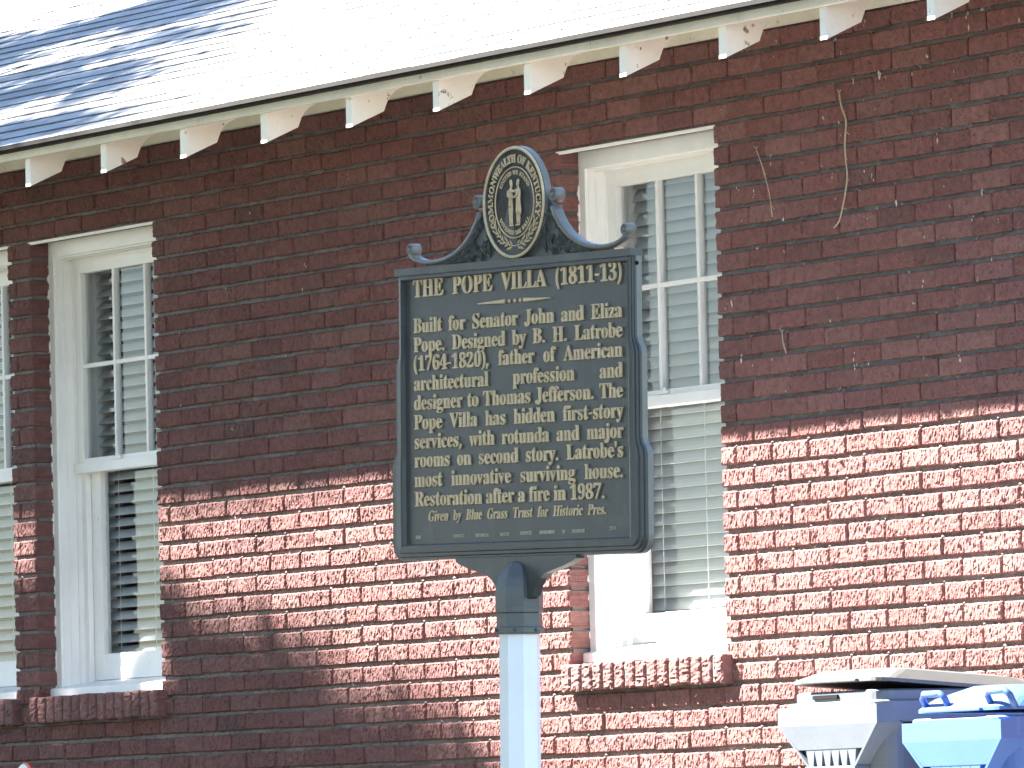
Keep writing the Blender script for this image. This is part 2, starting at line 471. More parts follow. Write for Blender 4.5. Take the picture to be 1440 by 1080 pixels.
# ---- roof with individual shingle tabs
def roof():
    cs, sn = math.cos(math.atan(sl)), math.sin(math.atan(sl))
    E0 = np.array([0, -.662, 3.418])
    U = np.array([0, cs, sn]); Nn = np.array([0, -sn, cs])
    V, F, COL, n = [], [], [], 0
    ex, tw = .127, .305
    for i in range(46):
        s0 = i*ex; s1 = s0 + ex + .03
        xo = -9.3 + (i % 2)*tw/2 + rng.normal(0, .004)
        k = 0
        while xo + k*tw < 7.2:
            a = xo + k*tw + .005; b = a + tw - .010
            th = .0042 + rng.uniform(0, .0018)
            q0 = s0 + rng.normal(0, .0015)
            g = rng.uniform(.82, 1.12)*np.array([.335, .335, .338])
            if rng.random() < .12: g = g*.8
            P = []
            for (x, s, h) in ((a, q0, .0025), (b, q0, .0025), (b, s1, -.001), (a, s1, -.001), (a, q0, .0025+th), (b, q0, .0025+th), (b, s1, .001), (a, s1, .001)):
                P.append(E0 + U*s + Nn*h + np.array([x, 0, 0]))
            V.append(np.array(P)); COL.append(np.tile([*g, 1], (8, 1)))
            F += [tuple(j+n for j in q) for q in ((0,3,2,1),(4,5,6,7),(0,1,5,4),(1,2,6,5),(2,3,7,6),(3,0,4,7))]
            n += 8; k += 1
            P = [E0 + U*(q0-.0007) + Nn*h + np.array([x, 0, 0]) for (x, h) in ((a, .001), (b, .001), (b, .0022+th), (a, .0022+th))]   # dark cut butt edge
            V.append(np.array(P)); COL.append(np.tile([.13, .13, .135, 1], (4, 1))); F.append((n, n+1, n+2, n+3)); n += 4
            P = [E0 + U*s + Nn*h + np.array([x, 0, 0]) for (x, s, h) in ((b, s0+.001, .0058), (b+.010, s0+.001, .0058), (b+.010, s0+ex, .0026), (b, s0+ex, .0026))]  # dark strip across each tab slot, painting in the slot's shade
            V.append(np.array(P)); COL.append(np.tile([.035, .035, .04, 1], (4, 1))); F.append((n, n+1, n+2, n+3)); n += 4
    # underlay
    P = [E0 + U*.012 - Nn*.003 + np.array([-9.25, 0, 0]), E0 + U*.012 - Nn*.003 + np.array([7.2, 0, 0]),
         E0 + U*46*ex - Nn*.003 + np.array([7.2, 0, 0]), E0 + U*46*ex - Nn*.003 + np.array([-9.25, 0, 0])]
    V.append(np.array(P)); COL.append(np.tile([.05, .05, .055, 1], (4, 1))); F.append((n, n+1, n+2, n+3)); n += 4
    me = bpy.data.meshes.new('roof')
    me.from_pydata(np.vstack(V).tolist(), [], F)
    at = me.color_attributes.new('shingle_colour', 'FLOAT_COLOR', 'POINT')
    at.data.foreach_set('color', np.vstack(COL).astype(np.float32).ravel())
    me.update()
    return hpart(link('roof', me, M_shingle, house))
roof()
f = MB()
f.box(-9.25, 7.2, -.657, -.627, 3.401, 3.4165)
f.box(-9.28, 7.2, -.6665, -.6635, 3.409, 3.4225)
hpart(f.build('drip_edge', M_drip, house))
# far roof slope, gables and the remaining walls
f = MB()
ridge_y = -.662 + 46*.127*math.cos(math.atan(sl)); ridge_z = 3.418 + 46*.127*math.sin(math.atan(sl))
f.add([(-9.25, ridge_y, ridge_z), (7.2, ridge_y, ridge_z), (7.2, 2*ridge_y+.66, 3.418), (-9.25, 2*ridge_y+.66, 3.418)], [(0, 1, 2, 3)])
rb = f.build('rear_roof', M_shingle, house); hpart(rb)
a_ = rb.data.color_attributes.new('shingle_colour', 'FLOAT_COLOR', 'POINT')
a_.data.foreach_set('color', [.43, .435, .445, 1]*4)
f = MB()
by = 2*ridge_y
for x0, x1 in ((-9.0, -8.75), (6.75, 7.0)):
    f.prism([(.33, .05), (by, .05), (by, 3.62), (ridge_y, ridge_z-.06), (.33, 3.72)], 0, x0, x1)
f.box(-8.75, 6.75, by-.25, by, .05, 3.6)
sw = f.build('side_wall', M_brick, house); hpart(sw)
a_ = sw.data.color_attributes.new('brick_colour', 'FLOAT_COLOR', 'POINT')
a_.data.foreach_set('color', [.22, .08, .065, 1]*len(sw.data.vertices))
f = MB()
f.box(-8.7, 6.7, 3.2, 3.3, .1, 3.6); f.box(-8.7, 6.7, .34, 3.2, .1, .2); f.box(-8.7, 6.7, .34, 3.2, 3.5, 3.6)
for x in (-8.7, -2.0, 1.9, 6.6): f.box(x, x+.1, .34, 3.2, .2, 3.5)
hpart(f.build('interior', M_room, house))

# ---- windows: casing (the window mesh) > sash, pane, sill
def sweep_frame(m, x0, x1, z0, z1, prof, headscale=1.0):
    """profile of (inset, y) swept up the left side, over the head and down the right side"""
    loops = []
    for which in range(4):
        l = []
        for ins, y in prof:
            if which == 0: l.append((x0+ins, y, z0))
            if which == 1: l.append((x0+ins, y, z1-ins*headscale))
            if which == 2: l.append((x1-ins, y, z1-ins*headscale))
            if which == 3: l.append((x1-ins, y, z0))
        loops.append(l)
    m.loft(loops, True, True)

def window(w, wi, tilt, spacing, label):
    x0, x1 = w, w + WW
    m = MB()
    prof = [(-.004, .31), (-.004, .083), (.002, .078), (.040, .078), (.0415, .088), (.045, .0895), (.0455, .106), (.042, .108), (.0425, .116),
            (.0475, .119), (.048, .135), (.0455, .137), (.046, .152), (.056, .152), (.056, .31)]
    sweep_frame(m, x0, x1, 1.47, WT, prof, 1.45)
    # parting beads and inner stops beside the lower sash
    for xa, xb in ((x0+.0562, x0+.088), (x1-.088, x1-.0562)):
        m.bbox(xa, xb, .172, .194, 1.50, 2.305, .002)
        m.bbox(xa if xa < (x0+x1)/2 else xb-.006, xa+.006 if xa < (x0+x1)/2 else xb, .236, .31, 1.50, 3.06, .002)
    # caulk smears at the brick
    for i in range(26):
        z = 1.5 + i*.064 + random.uniform(-.02, .02)
        m.ball((x0-.003, .077, z), random.uniform(.004, .008), (random.uniform(.6, 1.6), .5, random.uniform(2, 5)), 6)
    m.bbox(x0-.02, x1+.004, .002, .016, WT-.009, WT+.0015, .002)
    win = hpart(m.build('window', M_white, house))
    def sash(name, y0, y1, sx0, sx1, z0, z1, st, top, bot, munt):
        s = MB()
        s.bbox(sx0, sx0+st, y0, y1, z0, z1, .002); s.bbox(sx1-st, sx1, y0, y1, z0, z1, .002)
        s.bbox(sx0+st-.001, sx1-st+.001, y0+.001, y1-.001, z1-top, z1-.0005, .002)
        s.bbox(sx0+st-.001, sx1-st+.001, y0+.001, y1-.001, z0+.0005, z0+bot, .002)
        g0, g1 = sx0+st, sx1-st
        if munt:
            for k in (1, 2):
                x = g0 + (g1-g0)*k/3
                s.bbox(x-.0085, x+.0085, y0+.004, y1-.004, z0+bot-.002, z1-top+.002, .004)
            zm = (z0+bot+z1-top)/2
            s.bbox(g0-.002, g1+.002, y0+.006, y1-.006, zm-.0085, zm+.0085, .004)
        o = hpart(s.build(name, M_white, win)); o.matrix_parent_inverse = Matrix.Identity(4)
        yg = (y0+y1)/2 + .004; me = bpy.data.meshes.new('pane')
        me.from_pydata([(g0-.004, yg, z0+bot-.004), (g1+.004, yg, z0+bot-.004), (g1+.004, yg, z1-top+.004), (g0-.004, yg, z1-top+.004)], [], [(0, 1, 2, 3)])
        me.update(); link('pane', me, M_glass, win)             # one sheet, normal towards the street
        return o
    sash('upper_sash', .155, .190, x0+.052, x1-.052, 2.335, 3.104, .058, .052, .02, True)
    sash('lower_sash', .1955, .230, x0+.058, x1-.058, 1.522, 2.332, .10, .03, .098, False)
    s = MB()
    s.bbox(x0+.045, x1-.045, .143, .192, 2.300, 2.337, .003)            # meeting rail, proud of the lower sash
    o = s.build('meeting_rail', M_white, win)
    s = MB()
    s.prism([(.05, 1.462), (.31, 1.462), (.31, 1.52), (.20, 1.521), (.056, 1.496), (.05, 1.492)], 0, x0+.001, x1-.001)
    s.build('sill', M_white, win)
    s = MB()
    s.bbox((x0+x1)/2-.12, (x0+x1)/2-.065, .146, .160, 2.338, 2.352, .004); s.ball(((x0+x1)/2-.085, .15, 2.356), .009, (1.3, .8, .8), 8)
    s.build('sash_lock', M_white, win)
    # venetian blind hanging inside
    b = empty('venetian_blind', ((x0+x1)/2, .262, 3.12))
    ox, oy, oz = b.location
    tag(b, label, 'window blind', 'white slatted blinds in the windows')
    s = MB()
    z = 3.07; sx0, sx1 = x0+.066, x1-.066
    ct, stn = math.cos(R(tilt)), math.sin(R(tilt))
    while z > 1.60:
        jt = random.uniform(-.02, .02)
        pts = []
        for q in (-1, -.5, 0, .5, 1):
            h = .0035*(1-q*q)
            pts.append((q*.025*ct - h*stn, q*.025*stn + h*ct))
        dl = random.uniform(-.0015, .0015)
        loopsA = [[(sx0-ox, .262-oy+p[0], z-oz+p[1]+dl) for p in pts], [(sx1-ox, .262-oy+p[0], z-oz+p[1]-dl) for p in pts]]
        n = len(pts); vs = loopsA[0] + loopsA[1] + [(v[0], v[1]+.0012*stn, v[2]-.0022) for v in loopsA[0]+loopsA[1]]
        fs = []
        for i in range(n-1):
            fs.append((i, i+1, n+i+1, n+i)); fs.append((2*n+i, 3*n+i, 3*n+i+1, 2*n+i+1))
        for i in (0, n-1): fs.append((i, n+i, 3*n+i, 2*n+i))
        fs.append(tuple(range(n)) + tuple(range(3*n-1, 2*n-1, -1)))
        fs.append(tuple(range(n, 2*n)) + tuple(range(4*n-1, 3*n-1, -1)))
        s.add(vs, fs, 0)
        z -= spacing
    s.build('slats', M_blind, b)
    s = MB(); s.bbox(sx0-ox, sx1-ox, -.03, .03, 3.085-oz, 3.13-oz, .003); s.build('head_rail', M_blind, b)
    s = MB(); s.bbox(sx0-ox, sx1-ox, -.024, .024, z+spacing-.036-oz, z+spacing-.018-oz, .003); s.build('bottom_rail', M_blind, b)
    for x in (sx0+.16, (sx0+sx1)/2+.02, sx1-.16):
        s = MB()
        s.tube([(x-ox, -.0275, 3.09-oz), (x-ox+.004, -.028, 2.3-oz), (x-ox+.001, -.0275, z+spacing-.02-oz)], .0013, 5)
        s.build('ladder_cord', M_blind, b)
    return win
window(WIN[0], 0, 40, .0435, 'white slatted blind in the partly seen window at the left edge of the wall')
window(WIN[1], 1, 40, .0435, 'half open white slatted blind in the full window at left')
window(WIN[2], 2, 60, .0405, 'nearly closed white slatted blind in the window right behind the green plaque')
GLYPH_DATA = r"""
 87
'76|29,153 22,240 54,240 47,153
(101|63,-53 41,-22 25,14 16,52 13,92 14,112 16,132 25,171 32,190 51,224 63,240 91,240 70,207 55,170 46,132 44,112 43,92 46,54 55,16 70,-20 90,-53
)101|10,-53 31,-20 46,16 51,35 57,73 57,112 51,151 46,170 31,207 10,240 38,240 50,224 69,190 81,152 87,112 87,72 81,33 69,-4 60,-22 38,-53
,90|14,-43 31,39 62,39 64,35 56,7 36,-43
-108|13,77 13,103 95,103 95,77
.90|45,-5 30,1 26,8 24,18 26,29 30,36 45,41 60,36 64,29 66,18 64,8 60,1
0188|94,-3 80,-2 55,5 45,12 30,31 19,55 13,86 11,121 13,155 16,171 19,185 30,210 37,220 55,235 80,242 94,243 108,242 132,235 150,220 157,210 168,185 172,171 176,138 176,102 172,70 168,55 157,31 150,21 132,5 108,-2|94,18 103,20 110,25 115,34 119,45 124,98 123,163 119,195 110,215 103,220 94,221 86,220 79,215 73,206 65,163 63,120 65,77 73,34 79,25 86,20
1188|33,0 33,18 68,19 73,22 76,29 77,208 54,183 44,175 34,173 26,175 20,180 14,198 37,206 50,213 89,241 127,241 127,40 130,24 135,19 171,18 171,0
2188|12,0 12,35 87,114 103,138 109,153 113,186 111,202 106,214 98,220 87,223 72,219 63,208 60,200 56,165 39,166 25,172 16,182 13,198 15,209 21,220 32,230 46,237 64,242 105,242 133,235 153,220 159,211 163,200 164,187 160,165 146,140 127,118 44,37 132,38 140,43 146,50 152,71 172,71 171,0
3188|82,-3 49,0 40,2 27,9 17,17 11,27 9,37 12,48 18,56 27,61 38,63 41,44 49,31 63,23 79,20 90,21 108,30 115,40 119,52 121,70 117,87 107,101 100,107 80,113 48,113 48,134 70,134 89,138 102,148 107,155 112,173 112,184 111,200 105,212 97,220 85,223 74,221 66,215 58,196 56,171 37,172 24,178 15,187 12,200 13,209 17,217 31,231 54,240 86,243 118,240 132,235 143,229 159,212 163,201 164,188 163,178 156,159 133,137 112,128 126,125 140,119 163,101 170,87 172,59 165,35 156,22 144,12 115,0
4188|60,0 60,18 80,19 89,22 95,29 97,62 4,62 4,83 100,240 146,240 146,85 181,85 181,62 146,62 146,42 148,29 154,22 163,19 178,18 178,0|28,85 97,85 97,143 100,208 79,169
6188|98,-3 86,-3 75,0 55,9 38,24 31,35 21,60 16,92 15,125 18,150 28,185 39,205 52,221 69,233 88,241 111,243 130,242 146,238 157,232 164,224 169,216 170,206 168,196 161,188 149,182 130,180 128,200 122,217 116,222 108,223 98,222 90,218 76,200 71,188 64,155 62,135 80,143 109,147 136,143 148,137 158,129 166,119 171,107 175,93 175,60 165,31 156,19 145,9 132,2 116,-2|99,19 111,22 120,32 127,61 127,87 123,107 119,114 109,123 96,127 77,121 62,110 65,69 73,40 85,24
7188|55,0 145,203 56,203 43,199 37,186 35,169 15,169 16,240 177,240 177,223 84,0
8188|92,-3 66,-1 46,5 37,10 19,29 12,44 10,61 13,81 24,97 39,110 59,121 35,141 24,155 20,164 18,182 20,197 25,212 35,224 50,234 59,238 82,243 112,242 127,239 139,234 157,218 163,208 167,184 164,166 155,152 141,141 122,130 148,115 165,100 174,83 178,63 172,35 165,24 155,14 128,1|101,141 112,149 119,158 124,170 125,185 121,203 117,211 111,218 94,224 82,221 73,213 67,201 65,186 67,171 75,159|93,16 109,19 121,28 128,41 131,58 128,73 119,85 113,91 82,108 71,99 63,89 57,76 55,60 58,42 66,28 78,19
9188|76,-3 58,-2 44,2 34,9 27,16 22,25 21,35 25,47 38,54 43,40 52,28 63,20 78,18 97,24 112,42 121,73 125,115 117,106 106,99 93,94 78,92 64,93 40,102 30,110 22,120 16,132 13,146 12,174 17,195 32,221 48,233 66,241 89,243 122,237 141,225 149,216 162,195 166,181 170,166 173,130 170,91 164,67 156,45 144,27 137,19 111,2 89,-3|92,117 103,118 120,130 125,139 125,159 123,176 116,201 105,216 91,221 78,217 68,206 62,189 60,164 62,143 68,128 78,119
A218|-4,0 -4,9 12,15 25,37 103,233 112,233 199,28 212,11 222,9 222,0 115,0 115,9 135,13 142,23 126,66 52,66 39,35 37,24 43,13 64,9 64,0|57,80 121,80 88,160
B221|8,0 8,9 22,11 31,16 36,26 37,41 37,197 35,206 26,216 8,219 8,228 110,228 149,224 176,215 193,198 198,175 195,157 184,142 167,131 143,124 172,115 193,103 205,86 209,66 208,51 203,38 196,27 186,17 172,10 157,4 139,1|91,126 117,128 132,136 140,150 142,160 140,192 135,206 124,214 108,217 99,216 94,212 91,195|111,12 129,15 142,25 150,51 150,77 144,97 139,104 132,109 112,115 91,116 92,23 95,17 101,13
C234|128,-5 97,-2 82,3 56,18 36,39 21,66 14,97 14,131 22,162 36,188 46,199 57,209 83,224 113,232 130,233 155,230 194,218 204,221 210,233 218,233 218,154 210,154 204,169 188,194 168,211 157,217 133,222 106,215 87,195 76,161 72,113 76,69 89,37 110,18 139,12 149,12 159,14 189,28 198,35 214,53 224,44 205,23 183,7 157,-2
D248|10,0 10,9 23,11 31,15 36,23 37,187 35,203 30,213 21,218 7,219 7,228 111,228 139,226 164,220 185,211 203,198 216,182 226,162 232,140 234,114 227,64 204,28 167,7 114,0|111,12 140,18 151,26 160,37 167,52 171,69 175,115 171,159 159,191 139,210 111,217 95,212 92,204 91,192 92,24 95,17 101,13
E221|7,0 7,8 22,10 31,15 36,24 38,39 38,184 36,202 31,213 22,218 8,219 8,228 199,228 199,160 192,160 189,174 178,196 170,203 160,208 148,212 116,215 100,214 93,208 91,194 91,123 116,126 130,134 142,160 144,173 152,173 152,59 144,59 137,91 130,100 120,107 108,110 91,111 91,34 96,17 103,15 127,14 157,19 172,27 185,37 196,52 206,72 215,72 201,0
F202|8,0 8,9 22,11 31,17 36,26 37,187 36,202 31,212 22,217 7,219 7,228 197,228 197,160 189,160 178,193 168,203 155,210 147,213 115,216 100,215 93,211 91,199 91,124 114,126 128,135 137,150 142,173 151,173 151,59 142,59 137,84 128,100 114,109 91,112 91,40 94,21 98,15 105,12 128,9 128,0
G254|134,-5 116,-4 85,3 58,18 37,39 22,65 15,97 15,131 22,162 37,189 46,200 70,218 83,224 97,229 129,233 156,230 194,218 203,221 210,233 219,233 219,154 210,154 197,181 179,203 165,213 149,219 134,222 107,215 88,195 77,161 73,114 74,89 77,67 90,34 99,22 110,13 123,8 138,6 154,8 164,14 169,23 171,36 170,77 165,85 154,89 138,91 138,99 250,99 250,91 236,89 228,85 224,77 223,14 179,0 156,-4
H262|8,0 8,9 22,11 31,16 36,25 37,40 36,203 31,212 22,217 8,219 8,228 121,228 121,219 102,216 93,208 91,189 91,125 171,125 171,189 169,208 160,216 141,219 141,228 254,228 254,219 239,217 230,212 226,203 225,189 226,26 231,16 239,11 254,9 254,0 141,0 141,9 155,11 165,15 169,24 171,40 171,110 91,110 91,40 93,25 97,16 106,11 121,9 121,0
I130|7,0 7,9 21,11 31,16 36,24 38,38 38,193 36,206 32,214 22,218 7,219 7,228 122,228 122,219 107,218 98,214 93,206 91,193 91,39 94,22 103,13 123,9 123,0
J165|54,-33 26,-27 14,-20 6,-11 0,0 -2,11 0,22 5,30 13,36 32,36 40,31 45,23 46,14 38,-10 42,-18 52,-20 63,-18 69,-12 73,-3 74,183 71,204 67,211 52,218 40,219 40,228 157,228 157,219 138,215 133,211 130,205 128,183 128,44 123,11 109,-13 86,-28
K255|8,0 8,9 23,11 32,16 36,25 38,40 38,189 36,203 31,212 23,217 8,219 8,228 121,228 121,219 102,216 94,208 91,189 91,117 171,199 174,209 167,217 145,219 145,228 243,228 243,219 223,217 207,210 190,197 135,142 232,23 243,12 260,9 260,0 140,0 140,9 161,10 167,17 165,24 100,107 91,99 91,40 93,25 97,16 106,11 121,9 121,0
L213|8,0 8,9 22,11 31,16 36,25 37,40 36,204 31,212 22,217 8,219 8,228 125,228 125,219 104,217 98,214 94,208 91,189 91,41 93,24 100,16 117,14 139,15 157,20 172,28 185,40 195,56 204,77 214,77 201,0
M317|7,0 7,9 21,11 31,16 36,25 38,40 38,191 35,208 26,216 7,219 7,228 92,228 158,71 225,228 309,228 309,219 295,217 286,212 282,203 280,189 280,43 282,21 286,15 291,12 308,9 308,0 198,0 198,9 216,12 222,16 225,22 227,42 227,199 144,0 135,0 53,194 54,24 60,15 70,10 85,9 85,0
N247|201,-5 53,175 53,39 55,24 59,15 68,11 83,9 83,0 9,0 9,9 27,12 36,21 38,39 38,194 18,217 9,219 9,228 78,228 195,84 195,189 193,207 184,216 166,219 166,228 240,228 240,219 225,217 217,212 212,203 211,-5
O263|130,-5 106,-3 84,4 55,21 47,29 33,46 22,67 14,101 14,126 22,161 33,181 47,199 65,213 85,224 108,231 133,233 157,231 179,224 207,207 216,199 230,182 240,162 249,127 249,101 244,78 230,46 207,21 188,9 166,0 143,-5|132,6 157,13 175,33 186,67 190,114 186,160 181,179 174,194 165,206 155,215 143,220 130,222 105,215 87,195 76,161 73,114 77,67 82,49 89,34 97,22 108,13 119,8
P209|8,0 8,9 22,11 31,16 36,25 37,40 36,203 31,212 22,217 8,219 8,228 107,228 144,226 168,220 183,211 195,199 202,184 204,166 203,152 193,129 172,112 157,107 140,104 91,103 91,40 93,25 97,16 106,11 121,9 121,0|91,115 112,116 130,121 136,126 144,142 146,165 144,187 138,203 126,212 108,216 95,212 91,199
R236|8,0 8,9 22,11 31,16 36,25 37,40 36,203 31,212 22,217 8,219 8,228 132,227 170,219 184,213 195,204 202,194 207,182 209,167 205,148 196,133 180,120 157,112 216,25 226,13 240,9 240,0 169,0 101,106 91,106 91,40 93,25 97,16 106,11 121,9 121,0|91,117 114,118 133,124 140,129 149,145 152,168 149,189 142,204 129,213 112,216 101,214 95,211 92,204
S195|21,-5 21,79 31,79 41,47 56,25 65,17 86,8 98,7 115,10 128,18 137,30 139,45 138,55 133,65 124,73 56,110 38,126 28,144 25,166 27,185 34,201 44,215 58,225 74,231 83,233 115,231 150,222 157,225 160,233 170,233 170,160 161,160 159,169 151,185 136,205 124,214 111,220 97,222 82,220 70,213 62,203 60,190 62,178 69,168 79,160 94,151 145,127 159,117 169,106 175,94 180,66 174,37 164,21 140,4 120,-3 96,-5 79,-4 42,6 35,4 31,-5
T212|46,0 46,9 61,10 71,15 76,25 78,40 78,217 62,216 51,213 33,202 20,183 14,159 5,159 5,228 205,228 205,158 197,158 191,184 178,202 160,213 132,217 133,25 138,15 148,10 164,9 164,0
U246|124,-6 102,-5 84,-1 69,5 57,14 48,26 42,40 38,58 37,189 35,203 30,212 22,217 7,219 7,228 120,228 120,219 101,216 93,208 90,189 91,56 97,34 108,19 126,12 137,11 163,15 181,28 192,50 196,80 195,203 190,212 180,217 164,219 164,228 237,228 237,219 224,216 216,211 213,202 211,189 210,66 206,46 199,29 190,16 178,6 163,-1 145,-5
V214|106,-6 22,190 11,210 4,216 -7,219 -7,228 105,228 105,219 83,216 78,212 76,205 129,72 174,189 177,204 176,212 171,216 149,219 149,228 221,228 221,219 212,218 204,214 191,191 115,-6
W306|85,-5 16,196 8,214 1,218 -8,219 -8,228 90,228 90,219 75,216 70,205 74,186 111,77 150,176 139,209 134,215 115,219 115,228 220,228 220,219 202,216 196,206 237,83 270,185 274,203 273,211 269,215 252,219 252,228 312,228 312,219 303,216 297,211 287,190 223,-5 214,-5 158,154 95,-5
Y213|51,0 51,9 65,11 74,16 79,25 80,89 15,207 7,215 -7,219 -7,228 103,228 103,219 83,216 78,208 82,196 124,113 167,183 174,204 168,215 147,219 147,228 220,228 220,219 211,217 204,212 191,196 134,102 135,25 140,16 149,11 164,9 164,0
a172|127,-5 116,-4 108,1 103,8 100,17 76,1 62,-3 48,-4 32,-2 20,6 13,17 10,32 11,42 15,52 22,60 32,68 59,82 99,95 98,133 93,141 85,146 74,148 58,145 52,137 61,116 60,107 55,101 39,95 29,97 22,102 16,118 19,129 25,139 34,147 47,154 63,158 98,158 112,156 123,152 132,146 138,139 143,129 146,105 147,20 152,17 160,21 165,14 147,0 137,-4|76,17 87,20 99,32 99,85 82,78 69,69 62,57 59,42 63,23
b180|21,-6 21,207 18,214 13,218 4,220 4,228 69,228 69,139 78,148 99,158 110,159 127,157 142,149 154,138 167,114 171,83 169,59 166,48 156,28 143,13 126,1 107,-4 85,-4 74,0 52,14 27,-6|91,7 106,11 116,25 121,47 123,80 121,107 116,125 106,136 92,140 85,139 78,135 72,129 69,121 69,34 71,22 75,14 82,9
c147|78,-5 51,1 43,5 29,18 19,34 12,53 10,64 10,87 15,109 26,127 39,142 67,157 87,160 99,159 118,154 125,149 135,137 139,123 137,114 127,103 118,102 103,108 98,125 99,136 95,145 85,148 72,145 63,135 58,118 56,94 59,61 63,49 75,30 92,20 111,20 119,23 136,36 142,30 129,15 114,4 97,-3
d185|70,-5 53,-2 39,5 27,17 17,33 10,63 10,86 14,109 22,128 34,143 41,149 56,157 73,159 84,158 94,154 111,140 110,209 106,215 88,220 88,228 160,228 160,38 162,20 167,16 177,14 177,5 147,3 111,-5 111,19 104,9 94,1 83,-4|86,14 101,21 107,28 111,38 111,121 109,129 103,135 96,139 87,140 74,136 65,125 62,116 59,92 60,49 65,29 73,18
e150|77,-5 50,1 35,11 23,25 18,34 10,66 10,90 12,101 24,129 43,149 60,157 69,159 92,158 104,154 115,148 124,140 132,130 137,117 141,87 141,83 58,83 61,56 69,37 82,25 100,21 109,23 127,33 135,43 142,36 129,18 114,5 96,-2|58,96 101,96 100,126 97,139 90,146 81,148 71,146 64,137 59,122
f107|7,0 7,8 20,11 25,17 26,37 26,138 8,138 8,155 26,155 27,189 35,210 42,218 62,229 87,232 106,230 120,223 129,212 132,200 130,190 126,183 120,179 112,178 104,179 98,183 94,188 92,195 99,216 97,220 90,222 81,220 77,215 74,195 74,155 102,155 102,138 74,138 75,20 79,13 87,9 100,8 100,0
g164|73,-70 58,-70 33,-65 24,-61 11,-50 7,-37 9,-30 14,-23 22,-17 34,-13 24,-7 13,7 12,15 14,27 21,37 33,46 51,55 34,64 21,75 14,89 11,106 13,121 20,134 30,144 44,152 69,159 88,159 117,152 158,152 158,134 134,134 143,119 146,102 144,88 138,76 129,65 117,58 102,53 63,51 56,47 50,36 55,27 121,22 143,15 151,6 156,-5 158,-18 156,-30 146,-49 124,-62 110,-67|79,62 89,65 95,73 99,86 100,105 99,125 95,138 89,146 79,148 69,146 62,138 58,125 57,105 58,86 62,73 69,65|80,-58 103,-57 119,-52 128,-44 132,-33 130,-25 125,-21 116,-18 48,-17 40,-26 37,-36 39,-45 47,-52 61,-56
h190|9,0 9,8 17,9 22,13 25,19 26,28 26,199 23,215 9,220 9,228 74,228 74,133 84,145 95,153 108,158 122,159 141,156 154,146 162,129 165,106 165,28 169,13 174,9 182,8 182,0 101,0 101,8 114,13 118,28 117,120 115,129 110,134 101,136 87,131 74,118 74,28 77,13 82,9 90,8 90,0
i99|50,181 41,183 32,188 27,196 25,206 27,216 32,224 41,230 50,232 60,230 68,224 74,216 76,206 74,196 68,188 60,183|9,0 9,8 23,13 26,28 26,126 23,142 19,145 10,147 10,155 74,155 74,28 77,13 90,8 90,0
j105|53,182 43,183 35,189 30,197 28,207 30,217 35,225 43,231 63,231 71,225 77,217 79,207 77,197 71,189 63,184|18,-70 6,-69 -15,-60 -22,-53 -28,-35 -26,-26 -22,-20 -16,-16 -7,-14 1,-16 7,-19 12,-25 13,-33 5,-51 8,-57 15,-58 24,-56 29,-50 32,-27 32,125 31,136 28,142 22,146 11,147 11,155 80,155 80,-11 76,-37 63,-55 54,-62 32,-69
l100|9,0 9,8 23,13 26,28 26,199 24,215 10,220 10,228 74,228 74,28 77,13 90,8 90,0
m277|9,0 9,8 17,9 22,13 25,19 26,28 26,127 23,142 18,146 9,147 9,155 73,155 73,132 83,144 94,152 106,157 119,159 134,157 146,152 155,143 160,131 182,152 195,157 209,159 228,156 241,146 249,129 252,106 252,28 255,13 260,9 268,8 268,0 189,0 189,8 197,9 201,13 205,28 204,120 202,129 197,134 189,136 175,131 162,119 162,28 165,13 170,9 178,8 178,0 100,0 100,8 108,9 112,13 116,28 115,120 113,129 108,134 100,136 85,131 73,118 73,28 76,13 89,8 89,0
n190|9,0 9,8 17,9 22,13 25,19 26,28 26,127 23,142 18,146 9,147 9,155 74,155 74,134 84,145 95,153 108,158 122,159 141,156 154,146 162,129 165,106 165,28 169,13 174,9 182,8 182,0 101,0 101,8 114,13 118,28 117,120 115,129 110,134 101,136 87,131 74,118 74,28 77,13 82,9 90,8 90,0
o168|84,-5 54,1 30,18 24,26 15,45 9,77 15,110 30,136 45,149 63,157 73,159 95,159 105,157 123,149 131,143 144,129 149,120 158,89 158,65 156,54 149,34 138,18 123,5 114,1|84,6 96,9 104,19 109,41 110,77 108,114 104,135 96,146 84,149 72,146 64,135 60,114 58,77 60,41 64,19 72,9
p186|9,-70 9,-62 20,-59 25,-50 26,-32 25,134 23,142 10,147 10,155 72,155 72,131 80,144 90,152 102,158 115,160 132,157 146,149 153,143 163,129 173,102 175,80 173,57 171,46 158,19 146,6 131,-2 113,-5 102,-4 91,0 74,16 74,-29 76,-49 83,-59 99,-61 99,-70|98,14 111,18 120,30 126,62 126,92 121,124 113,135 99,139 85,134 74,118 74,34 84,19
r144|9,0 9,8 23,13 26,28 25,136 23,143 18,146 10,147 10,155 73,155 73,126 82,140 94,151 105,157 117,159 129,157 138,152 143,144 145,133 139,117 124,111 111,115 103,125 94,130 87,128 81,121 76,110 76,18 79,13 99,8 99,0
s144|76,-5 61,-3 37,4 30,2 26,-4 18,-4 18,53 27,53 29,43 38,26 43,19 56,10 70,7 81,9 89,13 94,20 96,29 92,42 78,52 38,74 27,85 21,97 18,110 19,120 26,138 40,152 49,156 71,160 106,152 111,154 115,160 122,160 122,111 114,111 107,127 98,139 87,146 75,148 65,147 58,143 52,130 54,122 58,116 73,106 111,86 121,76 127,63 129,47 128,36 120,17 114,9 97,-2
t114|62,-5 44,-2 33,5 26,18 24,36 24,139 10,139 10,150 37,176 56,199 64,212 72,212 72,155 104,155 104,139 72,139 72,41 75,25 84,20 95,24 103,37 111,33 102,16 91,5 78,-2
